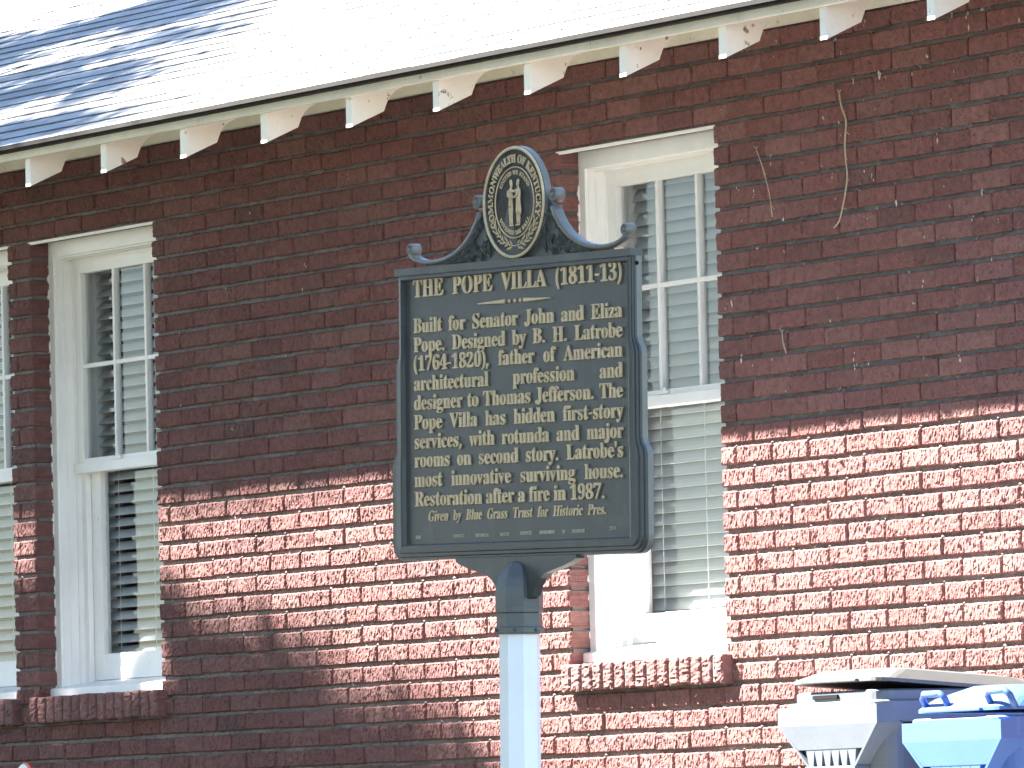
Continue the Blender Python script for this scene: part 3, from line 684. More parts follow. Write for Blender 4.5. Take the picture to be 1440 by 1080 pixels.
u187|65,-5 46,-2 38,3 28,16 23,36 23,124 20,141 15,145 6,147 6,155 71,155 71,37 75,23 81,19 88,18 103,22 114,33 113,135 110,142 105,146 95,147 95,155 162,155 163,25 166,19 171,16 180,15 180,6 150,4 114,-5 114,20 105,10 93,2 80,-3
v153|71,-5 19,124 11,141 6,145 -1,147 -1,155 82,155 82,147 68,145 64,138 92,61 121,136 116,144 102,147 102,155 152,155 152,147 144,144 139,139 130,122 80,-5
w217|61,-5 8,132 3,142 -5,147 -5,155 69,155 69,147 60,145 57,138 83,63 105,118 95,144 84,147 84,155 162,155 162,147 151,144 148,134 168,71 191,128 193,138 190,144 178,147 178,155 223,155 223,147 212,142 206,129 152,-5 144,-5 111,98 70,-5
y150|26,-70 15,-68 5,-62 -1,-53 -3,-42 -2,-34 2,-27 9,-21 26,-21 36,-30 37,-44 43,-49 49,-46 57,-37 65,-22 70,-2 18,125 8,144 -2,147 -2,155 81,155 81,147 68,145 64,137 93,59 119,137 115,145 101,147 101,155 150,155 150,147 143,145 139,140 130,121 69,-41 56,-59 48,-65 38,-69
z146|6,0 6,7 84,144 48,142 36,136 28,125 22,108 13,108 16,155 137,155 137,145 63,12 87,13 105,18 117,27 130,54 138,54 134,0
"""
# ------------------------------------------------------------------ historical marker
GLYPHS = {}
for line in GLYPH_DATA.strip('\n').split('\n'):
    head, *polys = line.split('|')
    GLYPHS[head[0]] = (int(head[1:]), [[tuple(map(int, p.split(','))) for p in q.split()] for q in polys])
CAPU = max(p[1] for p in GLYPHS['H'][1][0])

def lay_text(words, x0, x1, sx):
    """justify words between x0 and x1; returns one [(char, x)] per word with glyph x-scale sx"""
    ws = [sum(GLYPHS[c][0] for c in w)*sx for w in words]
    gap = (x1 - x0 - sum(ws))/(len(words)-1) if len(words) > 1 else 0
    out, x = [], x0
    for w, wd in zip(words, ws):
        row = []
        for c in w:
            row.append((c, x)); x += GLYPHS[c][0]*sx
        out.append(row); x += gap
    return out

def letter_mesh(name, placed, parent, m, depth, bevel, y):
    """placed: [(char, 2x2+offset transform)] -> raised letters on the plane y, facing -y"""
    cu = bpy.data.curves.new(name, 'CURVE'); cu.dimensions = '2D'; cu.fill_mode = 'BOTH'
    cu.extrude = depth/2; cu.bevel_depth = bevel*.45; cu.bevel_resolution = 1
    for c, fn in placed:
        for poly in GLYPHS[c][1]:
            sp = cu.splines.new('POLY'); sp.points.add(len(poly)-1)
            for i, p in enumerate(poly):
                a, b = fn(p[0], p[1])
                sp.points[i].co = (a, b, 0, 1)
            sp.use_cyclic_u = True
    tmp = bpy.data.objects.new(name, cu)
    me = bpy.data.meshes.new_from_object(tmp)
    bpy.data.objects.remove(tmp)
    n = len(me.vertices); co = np.empty(n*3); me.vertices.foreach_get('co', co); co = co.reshape(-1, 3)
    new = np.stack([co[:, 0], y - co[:, 2], co[:, 1]], 1)
    me.vertices.foreach_set('co', new.ravel()); me.update()
    me.materials.clear()
    return link(name, me, m, parent)

PC = 2.02                                            # plate centre above the foot of the pole
Hx = Vector((0.99930821, 0.02393059, -0.02846817)); Vx = Vector((0.02846001, 0.00068154, 0.9995947))
Dx = Vx.cross(Hx).normalized()                       # depth axis, away from the reader
O = Vector((5.0816, -3.3167, 1.9614)) + Dx*.018
foot = O - Hx*0.0096 - Vx*PC
marker = empty('historical_marker')
marker.matrix_world = Matrix(((Hx.x, Dx.x, Vx.x, foot.x), (Hx.y, Dx.y, Vx.y, foot.y), (Hx.z, Dx.z, Vx.z, foot.z), (0, 0, 0, 1)))
tag(marker, 'dark green cast metal plaque with gold raised lettering and oval crest on octagonal pole', 'sign')
def T(t): return t + PC

# plate outline (right half, top to bottom), mirrored
half = [(.556, .380), (.556, .165), (.562, .150), (.572, .138), (.577, .122), (.577, -.090), (.582, -.104), (.594, -.116), (.600, -.132), (.600, -.335)]
for k in range(1, 6):
    a = R(90*k/5)
    half.append((.600-.045+.045*math.cos(a), -.335-.045*math.sin(a)))
outl = half + [(-x, z) for x, z in half[::-1]]
IN_S, IN_T, IN_B = .531, .352, -.338
def inner(i):
    x, z = outl[i]
    s = 1 if x > 0 else -1
    z2 = max(min(z, IN_T), IN_B)
    if abs(x) < .556: pass
    return (s*IN_S, z2)
def loop(f, y):
    out = []
    for i, (x, z) in enumerate(outl):
        ix, iz = inner(i)
        out.append((x+(ix-x)*f, y, T(z+(iz-z)*f)))
    return out
m = MB()
lo = [loop(0.0, .004), loop(0, -.012), loop(.07, -.017), loop(.20, -.017), loop(.26, -.0215), loop(.44, -.0215), loop(.50, -.0255),
      loop(.86, -.0265), loop(.93, -.0255), loop(1.0, -.015)]
m.loft(lo[:2], True, False, 1); m.loft(lo[1:], True, False)
o = len(m.v)
n = len(outl)
m.f.append(tuple(o - n + i for i in range(n))); m.m.append(0); m.sm.append(False)
m.f.append(tuple(range(n-1, -1, -1))); m.m.append(0); m.sm.append(False)
plaque = m.build('plaque', [M_green, M_palegreen], marker)
m = MB()
m.prism([(.5565, T(.366)), (-.5565, T(.366)), (-.5565, T(.385)), (.5565, T(.385))], 1, -.030, .006)
m.build('top_ledge', M_green, marker)
m = MB()
m.tube([(.5572, -.011, T(.348)), (.5556, -.011, T(.348))], .0055, 10)
m.build('screw_hole', M_dark, marker)

YP = -.015                                           # face of the recessed panel
def straight(sx, sz, x, z, slant=0.0):
    return lambda u, v: (x + u*sx + v*sz*slant, z + v*sz)
def line(name, text, x0, x1, base, cap, sxr=None, m=M_gold, depth=.0048, bevel=.0007, slant=0.0, just=True):
    sz = cap/CAPU
    words = text.split()
    tot = sum(GLYPHS[c][0] for w in words for c in w)
    sx = sz*sxr if sxr else (x1-x0)/(tot + 95*(len(words)-1))
    if not just: x1 = x0 + (tot + 85*(len(words)-1))*sx
    for row in lay_text(words, x0, x1, sx):
        pl = [(c, straight(sx, sz, x, T(base), slant)) for c, x in row]
        letter_mesh(name + '_word', pl, marker, m, depth, bevel, YP - depth/2 + .001)
XL, XR = -.486, .498
line('title', 'THE POPE VILLA (1811-13)', XL, XR, .3085, .0455, 1.06)
B = [(.2150, 'Built for Senator John and Eliza'), (.1650, 'Pope. Designed by B. H. Latrobe'), (.1155, '(1764-1820), father of American'),
     (.0640, 'architectural profession and'), (.0135, 'designer to Thomas Jefferson. The'), (-.0375, 'Pope Villa has hidden first-story'),
     (-.0880, 'services, with rotunda and major'), (-.1365, "rooms on second story. Latrobe's"), (-.1880, 'most innovative surviving house.'),
     (-.2385, 'Restoration after a fire in 1987.')]
SXR = 1.165
for i, (b, t) in enumerate(B):
    line('inscription', t, XL, XR if i < 9 else .413, b, .0375, SXR)
line('credit', 'Given by Blue Grass Trust for Historic Pres.', -.425, .415, -.2785, .0265, 1.0, slant=.22, depth=.0028, bevel=.0005)
line('imprint', '2006', -.487, -.43, -.3235, .0085, 1.0, M_smallgold, .002, .0003, just=False)
line('imprint', 'KENTUCKY HISTORICAL SOCIETY', -.305, -.035, -.3240, .0085, .82, M_smallgold, .002, .0003)
line('imprint', 'KENTUCKY DEPARTMENT OF HIGHWAYS', .015, .315, -.3225, .0085, .82, M_smallgold, .002, .0003)
line('imprint', '2174', .430, .487, -.3190, .0085, 1.0, M_smallgold, .002, .0003, just=False)
m = MB()
for s in (-1, 1):
    m.prism([(s*.045, T(.2735)), (s*.17, T(.2765)), (s*.17, T(.2785)), (s*.045, T(.2835))], 1, YP-.005, YP+.001)
for x in (-.026, 0, .026): m.ball((x, YP, T(.278)), .0058, (1, .8, 1), 10)
m.build('rule_ornament', M_gold, marker)

# crest
CZ, CR = .5305, .1455
def ring(r0, r1, y0, y1, n=64, zc=CZ, sx=1.0):
    loops = []
    for k in range(n):
        a = 2*math.pi*k/n; c, s = math.cos(a), math.sin(a)
        loops.append([(r0*c*sx, y1, T(zc+r0*s)), (r0*c*sx, y0+.002, T(zc+r0*s)), ((r0*.75+r1*.25)*c*sx, y0, T(zc+(r0*.75+r1*.25)*s)),
                      ((r0*.25+r1*.75)*c*sx, y0, T(zc+(r0*.25+r1*.75)*s)), (r1*c*sx, y0+.002, T(zc+r1*s)), (r1*c*sx, y1, T(zc+r1*s))])
    return loops
def add_ring(m, *a, **k):
    L = ring(*a, **k); n = len(L[0])
    for i in range(len(L)):
        p, q = L[i], L[(i+1) % len(L)]
        m.add(p+q, [(j, j+n, (j+1) % n + n, (j+1) % n) for j in range(n)], 0, False)
m = MB()
n = 72
def circ(r, y): return [(r*math.cos(2*math.pi*k/n), y, T(CZ + r*math.sin(2*math.pi*k/n))) for k in range(n)]
m.loft([circ(CR-.003, .008), circ(CR, .005), circ(CR, -.013)], True, True, 1); m.loft([circ(CR, -.013), circ(CR-.002, -.016), circ(CR-.008, -.017), circ(CR-.012, -.012)], True, True)
crest = m.build('crest', [M_green, M_palegreen], marker)
FY = -.012
m = MB(); add_ring(m, CR-.0092, CR-.0014, -.0195, -.013); m.build('gold_rim', M_gold, crest)
m = MB(); add_ring(m, .0895, .0930, -.0155, -.0115)
m.build('gold_ring', M_gold, crest)
def arc_text(text, r, a0, a1, cap, inward=False):
    """letters round the crest from angle a0 to a1 (degrees); inward = read along the bottom"""
    sz = cap/CAPU; tot = sum(GLYPHS[c][0] if c != ' ' else 110 for c in text)
    pl, cum = [[]], 0
    arc = abs(R(a1-a0))*(r + (cap*.5 if not inward else -cap*.5)); sx = arc/tot
    for c in text:
        w = GLYPHS[c][0] if c != ' ' else 110
        mid = cum + w/2; cum += w
        if c == ' ':
            pl.append([]); continue
        a = R(a0 + (a1-a0)*mid/tot)
        def fn(u, v, a=a, w=w):
            du, dv = (u-w/2)*sx, v*sz
            if not inward:
                return ((r+dv)*math.cos(a) + du*math.sin(a), T(CZ) + (r+dv)*math.sin(a) - du*math.cos(a))
            return ((r-dv)*math.cos(a) - du*math.sin(a), T(CZ) + (r-dv)*math.sin(a) + du*math.cos(a))
        pl[-1].append((c, fn))
    return pl
for w in arc_text('COMMONWEALTH OF KENTUCKY', .1030, 213, -20, .0205):
    letter_mesh('crest_word', w, crest, M_gold, .004, .0005, FY-.0015)
for w in arc_text('UNITED WE STAND', .0720, 150, 30, .0110) + arc_text('DIVIDED WE FALL', .0830, 210, 330, .0110, True):
    letter_mesh('motto_word', w, crest, M_gold, .003, .0004, FY-.0005)
m = MB()                                             # goldenrod sprigs
for s in (-1, 1):
    for k in range(11):
        a = R(270 + s*(8 + k*5.6)); r = .111 + .004*math.sin(k*1.7)
        for d in (-1, 1):
            rr = r + d*.007; aa = a + s*.03
            c = Vector((rr*math.cos(aa), FY-.001, T(CZ) + rr*math.sin(aa)))
            t = Vector((-math.sin(aa), 0, math.cos(aa)))*s*.008 + Vector((math.cos(aa), 0, math.sin(aa)))*d*.006
            w = Vector((t.z, 0, -t.x))*.32
            m.add([c-t, c+w+Vector((0, -.0015, 0)), c+t, c-w+Vector((0, -.0015, 0)), c+Vector((0, -.003, 0))], [(0, 1, 4), (1, 2, 4), (2, 3, 4), (3, 0, 4)])
    m.tube([(.111*math.cos(R(270+s*q)), FY-.001, T(CZ)+.111*math.sin(R(270+s*q))) for q in range(-6, 72, 6)], .0014, 5)
m.build('wreath', M_gold, crest)
# two men clasping hands, in relief
m = MB()
def fig(s, coat):
    x = s*.0165
    z = lambda q: T(CZ) + q
    def body(pts, flat=.6):
        loops = []
        for (cx, cz, rx) in pts:
            loops.append([(cx + rx*math.cos(2*math.pi*k/10), FY - .001 + rx*flat*math.sin(2*math.pi*k/10), z(cz)) for k in range(10)])
        m.loft(loops, True, True, 0, True)
    # head with brow, nose side turned to the other man, and hair
    body([(x-s*.002, .0395, .0030), (x-s*.0015, .0425, .0048), (x-s*.001, .0475, .0060), (x, .0525, .0060), (x+s*.0005, .0570, .0052), (x+s*.001, .0597, .0030)])
    m.ball((x-s*.0065, FY-.002, z(.0475)), .0017, (1, 1, .9), 6)
    # trunk: neck, shoulders, chest, waist, hips or coat skirt
    if coat:
        body([(x+s*.001, .041, .0030), (x+s*.001, .0365, .0048), (x+s*.001, .0325, .0100), (x+s*.001, .022, .0104), (x+s*.001, .008, .0088), (x+s*.002, -.005, .0098),
              (x+s*.003, -.020, .0114), (x+s*.003, -.030, .0110)])
    else:
        body([(x+s*.001, .041, .0030), (x+s*.001, .0365, .0048), (x+s*.001, .0325, .0096), (x+s*.001, .022, .0098), (x+s*.001, .008, .0082), (x+s*.001, -.002, .0090), (x+s*.001, -.010, .0094)])
    top = -.028 if coat else -.006
    for d in (-1, 1):                                 # legs with calves and feet
        lx = x + d*.0046 + s*.001
        body([(lx, top, .0056), (lx, -.026 if not coat else -.032, .0047), (lx, -.034, .0040), (lx, -.042, .0043), (lx, -.054, .0030), (lx, -.057, .0030)])
        m.ball((lx-s*.003, FY-.002, z(-.0585)), .0036, (1.6, 1, .6), 8)
    # near arm reaching over to the other's shoulder, far arm to the clasped hands
    m.tube([(x+s*.006, FY-.006, z(.030)), (x+s*.003, FY-.0085, z(.017)), (x-s*.008, FY-.008, z(.013)), (0, FY-.007, z(.0135 + s*.0008))], [.0038, .0036, .0031, .0030], 8)
    m.tube([(x-s*.004, FY-.0055, z(.031)), (x-s*.0105, FY-.0065, z(.0275)), (-s*.006, FY-.006, z(.030+s*.001))], [.0034, .0030, .0024], 8)
fig(-1, False); fig(1, True)
m.build('figures', M_gold, crest)

# scrolled shoulders left and right of the crest
def shoulder(s):
    path = [(.1735, .512), (.184, .493), (.207, .466), (.228, .448), (.251, .4325), (.298, .4115), (.330, .4035), (.363, .3985), (.40, .3965), (.430, .3975), (.458, .401), (.482, .408), (.500, .4165), (.508, .427)]
    m = MB()
    n = len(path)
    loops = []
    for i, (x, z) in enumerate(path):
        q, r = path[max(i-1, 0)], path[min(i+1, n-1)]
        tx, tz = r[0]-q[0], r[1]-q[1]; l = math.hypot(tx, tz); nx, nz = -tz/l, tx/l
        if nz < 0: nx, nz = -nx, -nz
        hw = .0150
        a = .0062
        loops.append([(s*(x-nx*a), -hw, T(z-nz*a)), (s*(x-nx*a), hw, T(z-nz*a)), (s*(x+nx*a*.6), hw, T(z+nz*a*.6)), (s*(x+nx*a), hw*.72, T(z+nz*a)), (s*(x+nx*a), -hw*.72, T(z+nz*a)), (s*(x+nx*a*.6), -hw, T(z+nz*a*.6))])
    m.loft(loops, True, True, 1, True)
    def vol(cx, cz, r):                               # scroll end: a short drum with a sunk eye
        k = 20
        C_ = lambda rr, y: [(s*(cx+rr*math.cos(2*math.pi*j/k)), y, T(cz+rr*math.sin(2*math.pi*j/k))) for j in range(k)]
        m.loft([C_(r*.6, .015), C_(r, .013), C_(r, -.013), C_(r*.86, -.016), C_(r*.74, -.016), C_(r*.66, -.012), C_(r*.40, -.012), C_(r*.25, -.016)], True, True, 1, True)
    vol(.505, .435, .0158)
    vol(.180, .541, .0185)
    # web under the scroll with leaf relief
    web = [(s*.0006, T(.384)), (s*.43, T(.384))] + [(s*x, T(z)) for x, z in path[-5::-1]] + [(s*.135, T(.54)), (s*.06, T(.60)), (s*.0006, T(.60))]
    m.prism(web, 1, -.006, .006)
    random.seed(5)
    for k in range(46):
        u = random.random()**.8
        x = .125 + u*.21
        ztop = np.interp(x, [p[0] for p in path], [p[1] for p in path]) - .014
        if x < .174: ztop = .50
        z = random.uniform(.392, max(.394, ztop))
        if (x*x + (z-CZ)**2) < .150**2: continue
        a = random.uniform(0, 6.28); L_ = random.uniform(.014, .024)
        t = Vector((math.cos(a), 0, math.sin(a)))*L_; w = Vector((t.z, 0, -t.x))*.42
        c = Vector((s*x, -.006, T(z))); up_ = Vector((0, -.011, 0))
        q1, q2 = c + t*.3 + w + up_*.3, c + t*.3 - w + up_*.3
        m.add([c-t, q1, c+t, q2, c+up_], [(0, 1, 4), (1, 2, 4), (2, 3, 4), (3, 0, 4)], 0, True)
    return m.build('scroll', [M_green, M_palegreen], marker)
shoulder(-1); shoulder(1)

# bracket under the plate, octagonal socket, pole
m = MB()
br = [(.255, .300), (.300, .386)]
pts = [(.285, -.378), (.283, -.387), (.262, -.395), (.225, -.405), (.180, -.414), (.140, -.423), (.112, -.436), (.092, -.454), (.078, -.480), (.05, -.49)]
poly = [(x, T(z)) for x, z in pts] + [(-x, T(z)) for x, z in pts[::-1]]
m.prism(poly, 1, -.022, .004)
m.build('bracket', M_green, marker)
def octo(ap, z, rot=22.5):
    r = ap/math.cos(R(22.5))
    return [(r*math.cos(R(rot+45*k)), r*math.sin(R(rot+45*k)) - .010, T(z)) for k in range(8)]
m = MB()
m.loft([octo(.0585, -.576), octo(.0600, -.573), octo(.0600, -.560), octo(.0555, -.556), octo(.0545, -.5235), octo(.0580, -.520), octo(.0580, -.5105),
        octo(.0570, -.507), octo(.0580, -.478), octo(.0560, -.456), octo(.0500, -.433), octo(.0400, -.411), octo(.0260, -.396), octo(.0090, -.388)], True, True)
m.build('socket', M_wornsocket, marker)
for c in ((-.015, -.0705), (.0425, -.0525), (.0605, .002)):
    m = MB(); m.ball((c[0], c[1], T(-.566)), .005, (1, 1, 1), 8)
    m.build('set_screw', M_green, marker)
m = MB()
m.loft([octo(.0490, -PC-.4), octo(.0490, -.57)], True, True)
m.build('pole', M_pole, marker)
# ------------------------------------------------------------------ wheeled bins beside the wall
def rrect(x0, x1, y0, y1, r, z, k=4):
    out = []
    for cx, cy, a0 in ((x1-r, y1-r, 0), (x0+r, y1-r, 90), (x0+r, y0+r, 180), (x1-r, y0+r, 270)):
        for i in range(k+1):
            a = R(a0 + 90*i/k); out.append((cx+r*math.cos(a), cy+r*math.sin(a), z))
    return out
def wheeled_bin(name, w, d, h, m_body, m_lid, label, ajar, x, y, comb):
    """local frame: x across the front, -y front, z up; hinge at the back (+y)"""
    b = empty(name, (x, y, ground_z(y)+.012))
    tag(b, label, 'bin')
    hw = w/2
    m = MB()
    def sec(f, z, ins=0, r=.05): return rrect(-hw*f+ins, hw*f-ins, .03+(1-f)*.16, d*(1-(1-f)*.25)-.03, r, z)
    m.loft([sec(.72, .02), sec(.74, .06), sec(.80, .35), sec(.90, h-.10), sec(.92, h-.07)], True, True)
    m.build('body', m_body, b)
    m = MB()                                            # rim band
    m.loft([rrect(-hw+.01, hw-.01, .005, d-.005, .05, h-.065), rrect(-hw, hw, 0, d, .055, h-.06), rrect(-hw, hw, 0, d, .055, h-.005), rrect(-hw+.006, hw-.006, .006, d-.006, .05, h)], True, True)
    m.build('rim', m_body, b)
    # lift pocket: a flared trapezium below the rim with ribs
    m = MB()
    zt, zb = h-.012, h-.188
    tw, bw = hw-.002, hw*.50
    yf = -.012
    mw = tw - (tw-bw)*.62; zm = zb+.05; ym = yf+.0095
    m.add([(-tw, yf, zt), (tw, yf, zt), (tw, yf, zt-.055), (mw, ym, zm), (-mw, ym, zm), (-tw, yf, zt-.055),
           (-tw, .07, zt), (tw, .07, zt), (tw, .07, zt-.055), (mw, .07, zm), (-mw, .07, zm), (-tw, .07, zt-.055)],
          [(0, 1, 2, 5), (5, 2, 3, 4), (0, 5, 11, 6), (1, 7, 8, 2), (2, 8, 9, 3), (5, 4, 10, 11), (6, 7, 1, 0), (3, 9, 10, 4)])
    # cheeks and ribs
    def cheek(xa, xb, zA, zB, s):
        m.add([(xa, yf, zA), (xa+s*.012, yf, zA), (xb+s*.012, yf+.012, zB), (xb, yf+.012, zB), (xa, .08, zA), (xa+s*.012, .08, zA), (xb+s*.012, .08, zB), (xb, .08, zB)],
              [(0, 1, 2, 3), (4, 7, 6, 5), (0, 3, 7, 4), (1, 5, 6, 2), (0, 4, 5, 1), (3, 2, 6, 7)])
    cheek(-tw, -bw*.98, zt-.054, zb, 1); cheek(tw-.012, bw*.98-.012, zt-.054, zb, 1)
    n = comb
    for i in range(n):
        xc = -bw + 2*bw*(i+.5)/n
        wt, wb_ = bw/n*1.02, bw/n*.52
        m.add([(xc-wt, yf+.011, zb+.052), (xc+wt, yf+.011, zb+.052), (xc+wb_, yf+.014, zb), (xc-wb_, yf+.014, zb),
               (xc-wt, .075, zb+.052), (xc+wt, .075, zb+.052), (xc+wb_, .075, zb), (xc-wb_, .075, zb)],
              [(0, 1, 2, 3), (4, 7, 6, 5), (0, 3, 7, 4), (1, 5, 6, 2), (0, 4, 5, 1), (3, 2, 6, 7)])
    m.bbox(-bw, bw, yf+.006, .08, zb-.012, zb, .002)
    m.build('lift_pocket', m_body, b)
    # lid: domed, hinged at the back
    m = MB()
    L0 = rrect(-hw+.03, hw-.004, .004, d+.01, .05, .000)
    L1 = rrect(-hw+.03, hw-.004, .004, d+.01, .05, .010)
    L2 = rrect(-hw*.72, hw*.80, .07, d-.06, .06, .042)
    L3 = rrect(-hw*.58, hw*.68, .12, d-.12, .06, .048)
    if name == 'recycling_bin':
        L2 = rrect(-hw*.84, hw*.84, .05, d-.06, .06, .040)
        L3 = rrect(-hw*.50, hw*.50, .12, d-.16, .08, .075)
    m.loft([L0, L1, L2, L3], True, True)
    # finger lip along the front
    m.bbox(-hw*.55, hw*.55, -.008, .006, -.001, .008, .003)
    lid = m.build('lid', m_lid, b)
    hinge = Vector((0, d-.01, h+.012))
    a = R(-ajar)                                   # raise the front edge about the hinge
    lid.matrix_local = Matrix.Translation(hinge) @ Matrix.Rotation(a, 4, 'X') @ Matrix.Translation(Vector((0, -d+.01, 0)))
    # handle bar and hinges behind
    m = MB()
    m.tube([(-hw*.8, d+.05, h-.03), (hw*.8, d+.05, h-.03)], .014, 10)
    for s in (-1, 1):
        m.bbox(s*hw*.7-.02, s*hw*.7+.02, d-.02, d+.06, h-.05, h+.012, .006)
    m.build('handle', m_body, b)
    for s in (-1, 1):
        m = MB()
        k = 24
        cx = s*(hw*.80)
        C_ = lambda rr, x: [(x, d*.92 + rr*math.cos(2*math.pi*j/k), .115 + rr*math.sin(2*math.pi*j/k)) for j in range(k)]
        m.loft([C_(.03, cx-.028), C_(.09, cx-.028), C_(.112, cx-.02), C_(.115, cx), C_(.112, cx+.02), C_(.09, cx+.028), C_(.03, cx+.028)], True, True)
        m.build('wheel', M_greylid, b)
    return b, hw, d, h
gb, hw_, d_, h_ = wheeled_bin('wheeled_bin', .525, .62, 1.118, M_greybin, M_greylid, 'grey wheeled bin with dark grey domed lid slightly ajar, by the brick wall', 4.2, 3.032, -1.0, 6)
m = MB()                                            # upper collar between rim and lid with a slot
m.loft([rrect(-hw_+.035, hw_-.012, .012, d_-.02, .05, h_), rrect(-hw_+.035, hw_-.012, .012, d_-.02, .05, h_+.026), rrect(-hw_+.042, hw_-.02, .018, d_-.03, .05, h_+.031)], True, True)
m.build('collar', M_greybin, gb)
m = MB(); m.bbox(-.10, .03, .006, .014, h_+.009, h_+.021, .001); m.build('collar_slot', M_dark, gb)
bb, hwb, db, hb = wheeled_bin('recycling_bin', .50, .60, 1.055, M_bluebin, M_bluebin, 'bright blue wheeled recycling bin with blue lid, beside the grey bin', 0.4, 3.668, -1.0, 5)
for cx in (-.115, .21):                             # lid grips
    m = MB(); m.tube([(cx-.055, .03, hb+.02), (cx-.055, .01, hb+.058), (cx-.04, .004, hb+.070), (cx+.04, .004, hb+.070), (cx+.055, .01, hb+.058), (cx+.055, .03, hb+.02)], .010, 8)
    m.build('lid_grip', M_bluebin, bb)

# ------------------------------------------------------------------ dead vine stems clinging to the wall
def vine(pts, r, label):
    v = MB()
    P = [Vector((x, -.006 - .008*abs(math.sin(i*1.3)), z)) for i, (x, z) in enumerate(pts)]
    D = []
    for i in range(len(P)-1):
        for k in range(4):
            t = k/4; p0, p1, p2, p3 = P[max(i-1, 0)], P[i], P[i+1], P[min(i+2, len(P)-1)]
            D.append(.5*((2*p1) + (p2-p0)*t + (2*p0-5*p1+4*p2-p3)*t*t + (3*p1-p0-3*p2+p3)*t**3))
    D.append(P[-1])
    v.tube([d - P[0] for d in D], [r*random.uniform(.8, 1.2) for _ in D], 6)
    for i in range(0, len(D), 5):
        d = D[i]-P[0]
        v.tube([d, d + Vector((random.uniform(-.012, .012), .008, random.uniform(-.012, .008)))], r*.5, 4)
    v.tube([Vector((0, 0, 0)), Vector((-.012, 0, .012))], r*.9, 5); v.tube([Vector((0, 0, 0)), Vector((.010, 0, .008))], r*.7, 5)
    o = v.build('vine_stem', M_vine, None, P[0])
    return tag(o, label, 'dead vine')
vine([(1.698, 3.209), (1.720, 3.162), (1.738, 3.115), (1.731, 3.048), (1.736, 2.984), (1.733, 2.935), (1.718, 2.857), (1.683, 2.804), (1.658, 2.783)], .0028,
     'long pale dry vine stem hanging in a curve on the upper right brick wall')
vine([(1.212, 3.075), (1.259, 3.011), (1.288, 2.928), (1.305, 2.847)], .0018, 'short thin dry vine stem on bricks just right of the plaque side window')
vine([(1.335, 2.475), (1.352, 2.44), (1.362, 2.405)], .0022, 'tiny dry vine scrap on the bricks above the sunlit band')
vine([(2.742, 1.27), (2.715, 1.2), (2.735, 1.13), (2.75, 1.05), (2.79, .98)], .0035, 'dry weed stalk leaning beside the grey wheeled bin')

# ------------------------------------------------------------------ small red and white yard sign at the lower left
ys = empty('yard_sign', (-2.845, -.55, ground_z(-.55)))
tag(ys, 'small round red and white yard sign barely showing at the lower left edge', 'yard sign')
m = MB(); k = 28
C2 = lambda r, y: [(r*math.cos(2*math.pi*j/k), y, 1.022 + r*math.sin(2*math.pi*j/k)) for j in range(k)]
m.loft([C2(.062, .006), C2(.065, .003), C2(.065, -.003), C2(.062, -.006)], True, True); m.build('disc', M_red, ys)
m = MB(); m.loft([[(v[0]-.012, v[1], v[2]+.006) for v in C2(.052, -.0075)], [(v[0]-.012, v[1], v[2]+.006) for v in C2(.052, -.0062)]], True, True); m.build('face', M_plainwhite, ys)
m = MB(); m.tube([(0, .012, -.1), (0, .012, 1.06)], .008, 8); m.build('stake', M_pole, ys)

# ------------------------------------------------------------------ trees: they stand outside the frame and shade the house
RD = (-SUN_FROM)
def hits(P):
    """where the sun ray through leaf points P lands: (kind, a, b); 0 wall (x, z), 1 roof (x, y)"""
    tw = -P[:, 1]/RD.y
    Xw = P + np.outer(tw, np.array(RD))
    k = 3.418 + .662*sl
    tr = (k - P[:, 2] + sl*P[:, 1])/(RD.z - sl*RD.y)
    Xr = P + np.outer(tr, np.array(RD))
    roof = (Xr[:, 1] > -.66)
    return roof, Xw, Xr
def smooth(a, b, x): 
    t = np.clip((x-a)/(b-a), 0, 1); return t*t*(3-2*t)
def vnoise(x, y, seed):
    r = np.random.default_rng(seed); g = r.random((64, 64))
    xi, yi = np.floor(x).astype(int), np.floor(y).astype(int); fx, fy = x-xi, y-yi
    fx, fy = fx*fx*(3-2*fx), fy*fy*(3-2*fy)
    G = lambda a, b: g[a % 64, b % 64]
    return (G(xi, yi)*(1-fx)+G(xi+1, yi)*fx)*(1-fy) + (G(xi, yi+1)*(1-fx)+G(xi+1, yi+1)*fx)*fy
def foliage_mesh(name, P, size, parent, seed=1):
    r = np.random.default_rng(seed)
    n = len(P)
    a = r.normal(size=(n, 3)); a /= np.linalg.norm(a, axis=1)[:, None]
    b = np.cross(a, r.normal(size=(n, 3))); b /= np.linalg.norm(b, axis=1)[:, None]
    L_ = size*r.uniform(.7, 1.3, n)[:, None]
    V = np.stack([P-a*L_, P+b*L_*.45, P+a*L_, P-b*L_*.45], 1).reshape(-1, 3)
    F = np.arange(4*n).reshape(n, 4)
    me = bpy.data.meshes.new(name)
    me.vertices.add(4*n); me.vertices.foreach_set('co', V.ravel())
    me.loops.add(4*n); me.loops.foreach_set('vertex_index', F.ravel().astype(np.int32))
    me.polygons.add(n); me.polygons.foreach_set('loop_start', (np.arange(n)*4).astype(np.int32))
    me.update(calc_edges=True)
    col = np.array([.075, .125, .032])*r.uniform(.6, 1.35, (n, 1))*np.array([1, 1, 1]) + r.normal(0, .004, (n, 3))
    col = np.clip(np.repeat(col, 4, 0), .01, 1)
    at = me.color_attributes.new('leaf_colour', 'FLOAT_COLOR', 'POINT')
    at.data.foreach_set('color', np.hstack([col, np.ones((4*n, 1))]).astype(np.float32).ravel())
    me.validate()
    return link(name, me, M_leaf, parent)
